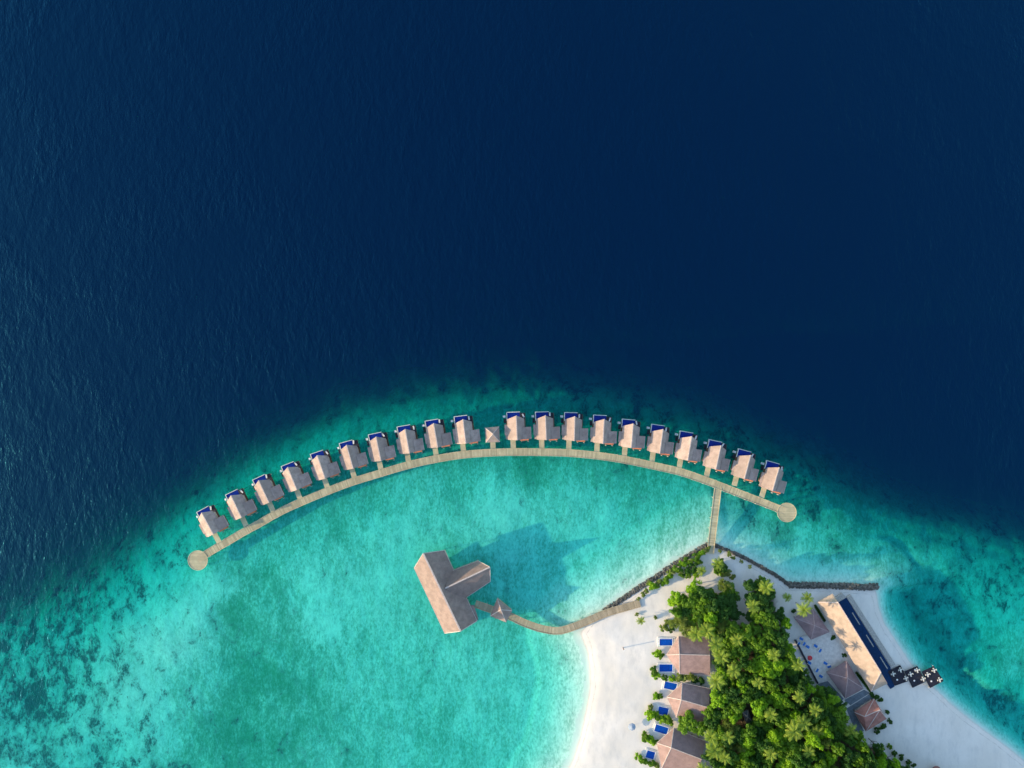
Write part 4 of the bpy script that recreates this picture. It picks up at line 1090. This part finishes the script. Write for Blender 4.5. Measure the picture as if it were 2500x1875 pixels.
while tries < 6000:
    tries += 1
    x, y = rs.uniform(1640, 2330), rs.uniform(1410, 2010)
    if not inside(np.array([[x]]), np.array([[y]]), WOOD)[0, 0]: continue
    r_ = rs.uniform(14, 23)
    if math.hypot(x - 1824, y - 1750) < 22 + r_ * .5: continue
    if abs((x - 2034) - (y - 1825) * .15) < 9 and y > 1775: continue
    if any(math.hypot(x - a, y - b) < .52 * (r_ + c_) for a, b, c_ in placed): continue
    edge_ = float(seg_dist(np.array([[x]]), np.array([[y]]), WOOD, True)[0, 0])
    hgt = 9.0 + 3.4 * min(1, edge_ / 55) + rs.uniform(-2.6, 2.2)
    if y > 1770 and x > 1930: hgt += min(4.0, (y - 1770) * .06)
    kind = rs.choices(['dark', 'mid', 'lime', 'olive'], [.42, .36, .16, .06])[0]
    tree(x, y, r_, hgt, kind, 900 + tries); placed.append((x, y, r_))

BUSHES = [(1604, 1428, 9, 'olive'), (1634, 1407, 10, 'lime'), (1646, 1393, 10, 'mid'), (1660, 1394, 11, 'olive'), (1664, 1403, 9, 'mid'), (1683, 1373, 10, 'mid'), (1690, 1370, 9, 'olive'), (1705, 1372, 10, 'mid'), (1682, 1404, 10, 'mid'), (1705, 1356, 8, 'lime'), (1617, 1424, 8, 'lime'), (1730, 1338, 6, 'olive'), (1757, 1345, 6, 'olive'), (1790, 1362, 6, 'olive'), (1810, 1372, 6, 'olive'), (1830, 1384, 6, 'olive'), (1790, 1408, 9, 'olive'), (1578, 1442, 8, 'olive'), (1560, 1462, 6, 'olive'), (1556, 1500, 6, 'olive'), (1600, 1507, 6, 'olive'), (1630, 1520, 9, 'olive'),
          (1653, 1386, 14, 'mid'), (1640, 1398, 11, 'olive'), (1668, 1378, 11, 'lime'), (1697, 1361, 13, 'mid'), (1712, 1350, 10, 'lime'), (1722, 1343, 8, 'olive'), (1626, 1416, 12, 'mid'), (1612, 1420, 9, 'olive'), (1594, 1431, 13, 'lime'), (1583, 1424, 8, 'olive'), (1570, 1452, 8, 'olive'),
          (1690, 1388, 15, 'dark'), (1678, 1394, 12, 'dark'), (1676, 1366, 9, 'mid'), (1763, 1384, 18, 'dark'), (1750, 1390, 12, 'mid'), (1779, 1398, 11, 'olive'), (1768, 1402, 10, 'olive'), (1757, 1402, 8, 'lime'), (1780, 1353, 7, 'olive'), (1700, 1403, 10, 'lime'),
          (1622, 1535, 12, 'olive'), (1640, 1538, 10, 'dark'), (1606, 1594, 13, 'lime'), (1613, 1602, 9, 'mid'), (1596, 1640, 13, 'mid'), (1604, 1651, 12, 'lime'), (1622, 1653, 10, 'mid'), (1640, 1655, 11, 'lime'), (1658, 1654, 13, 'olive'), (1675, 1654, 13, 'olive'), (1695, 1659, 11, 'dark'), (1712, 1661, 11, 'dark'), (1601, 1698, 11, 'lime'), (1613, 1699, 9, 'mid'),
          (1590, 1745, 16, 'lime'), (1604, 1750, 12, 'mid'), (1588, 1728, 9, 'olive'), (1631, 1759, 15, 'mid'), (1617, 1756, 11, 'lime'), (1575, 1800, 13, 'mid'), (1590, 1808, 13, 'lime'), (1604, 1812, 10, 'mid'), (1559, 1851, 12, 'lime'), (1573, 1859, 12, 'mid'), (1590, 1864, 12, 'mid'), (1604, 1870, 9, 'olive'),
          (2034, 1557, 7, 'dark'), (2062, 1601, 7, 'dark'), (2140, 1702, 9, 'dark'), (2150, 1709, 7, 'dark'), (1937, 1492, 7, 'dark'), (2166, 1738, 7, 'dark'), (2173, 1762, 8, 'dark'), (2156, 1774, 9, 'dark'), (2140, 1784, 10, 'dark'), (2184, 1838, 9, 'dark'), (2172, 1824, 8, 'mid'), (2200, 1850, 9, 'dark'), (2217, 1860, 8, 'dark'), (2232, 1868, 7, 'dark'), (2128, 1694, 8, 'dark')]
for i, b in enumerate(BUSHES): bush(*b, 1500 + i)

def hedge(a, b, w, h, label):
    rs_ = np.random.RandomState(int(a[0])); p, q = P(*a, 1.8), P(*b, 1.8); n = 900
    d = (q - p); sd = Vector((-d.y, d.x, 0)).normalized()
    t = rs_.rand(n); u = rs_.uniform(-w / 2, w / 2, n); z = 1.0 + h * np.sqrt(rs_.rand(n))
    C = np.stack([p.x + d.x * t + sd.x * u, p.y + d.y * t + sd.y * u, z], 1); N = rs_.normal(size=(n, 3)) + np.array([0, 0, .8]); N /= np.linalg.norm(N, axis=1, keepdims=True)
    U, W_ = leaf_axes(rs_, N, .26, .17)
    root = empty('hedge', label=label, cat='hedge'); put('foliage', quads_mesh('foliage', C, U, W_, M['leaf_dark']), root)
    MB().bar((p.x, p.y, 1.0 + h * .7), (q.x, q.y, 1.0 + h * .7), w * .6, h * .7).build('woody_core', M['bark'], root)
hedge((1990, 1478), (2014, 1517), 1.1, 1.2, 'narrow dark hedge between the upper courtyard pavilion and the bar')
hedge((2090, 1641), (2126, 1689), 1.3, 1.3, 'narrow dark hedge between the lower courtyard pavilion and the bar')

ranks = {}
for o, kind, lm, d_, cat, group in sorted(PLANTED, key=lambda e: e[3]):
    key = (kind, lm); ranks[key] = ranks.get(key, 0) + 1
    tag(o, '%s, %s one to %s' % (DESC[kind], ordinal(ranks[key]), lm), cat, group)
print('trees and shrubs:', len(PLANTED))

# stand each built-in-place thing's root at its own base
for o in list(COL.objects):
    if o.type == 'EMPTY' and o.parent is None and o.children and o.location.length < 1e-6:
        pts = [Vector(b) + m.location for m in o.children if m.type == 'MESH' for b in m.bound_box]
        off = Vector((sum(v.x for v in pts) / len(pts), sum(v.y for v in pts) / len(pts), max(0.0, min(v.z for v in pts))))
        o.location = off
        for m in o.children: m.location = m.location - off
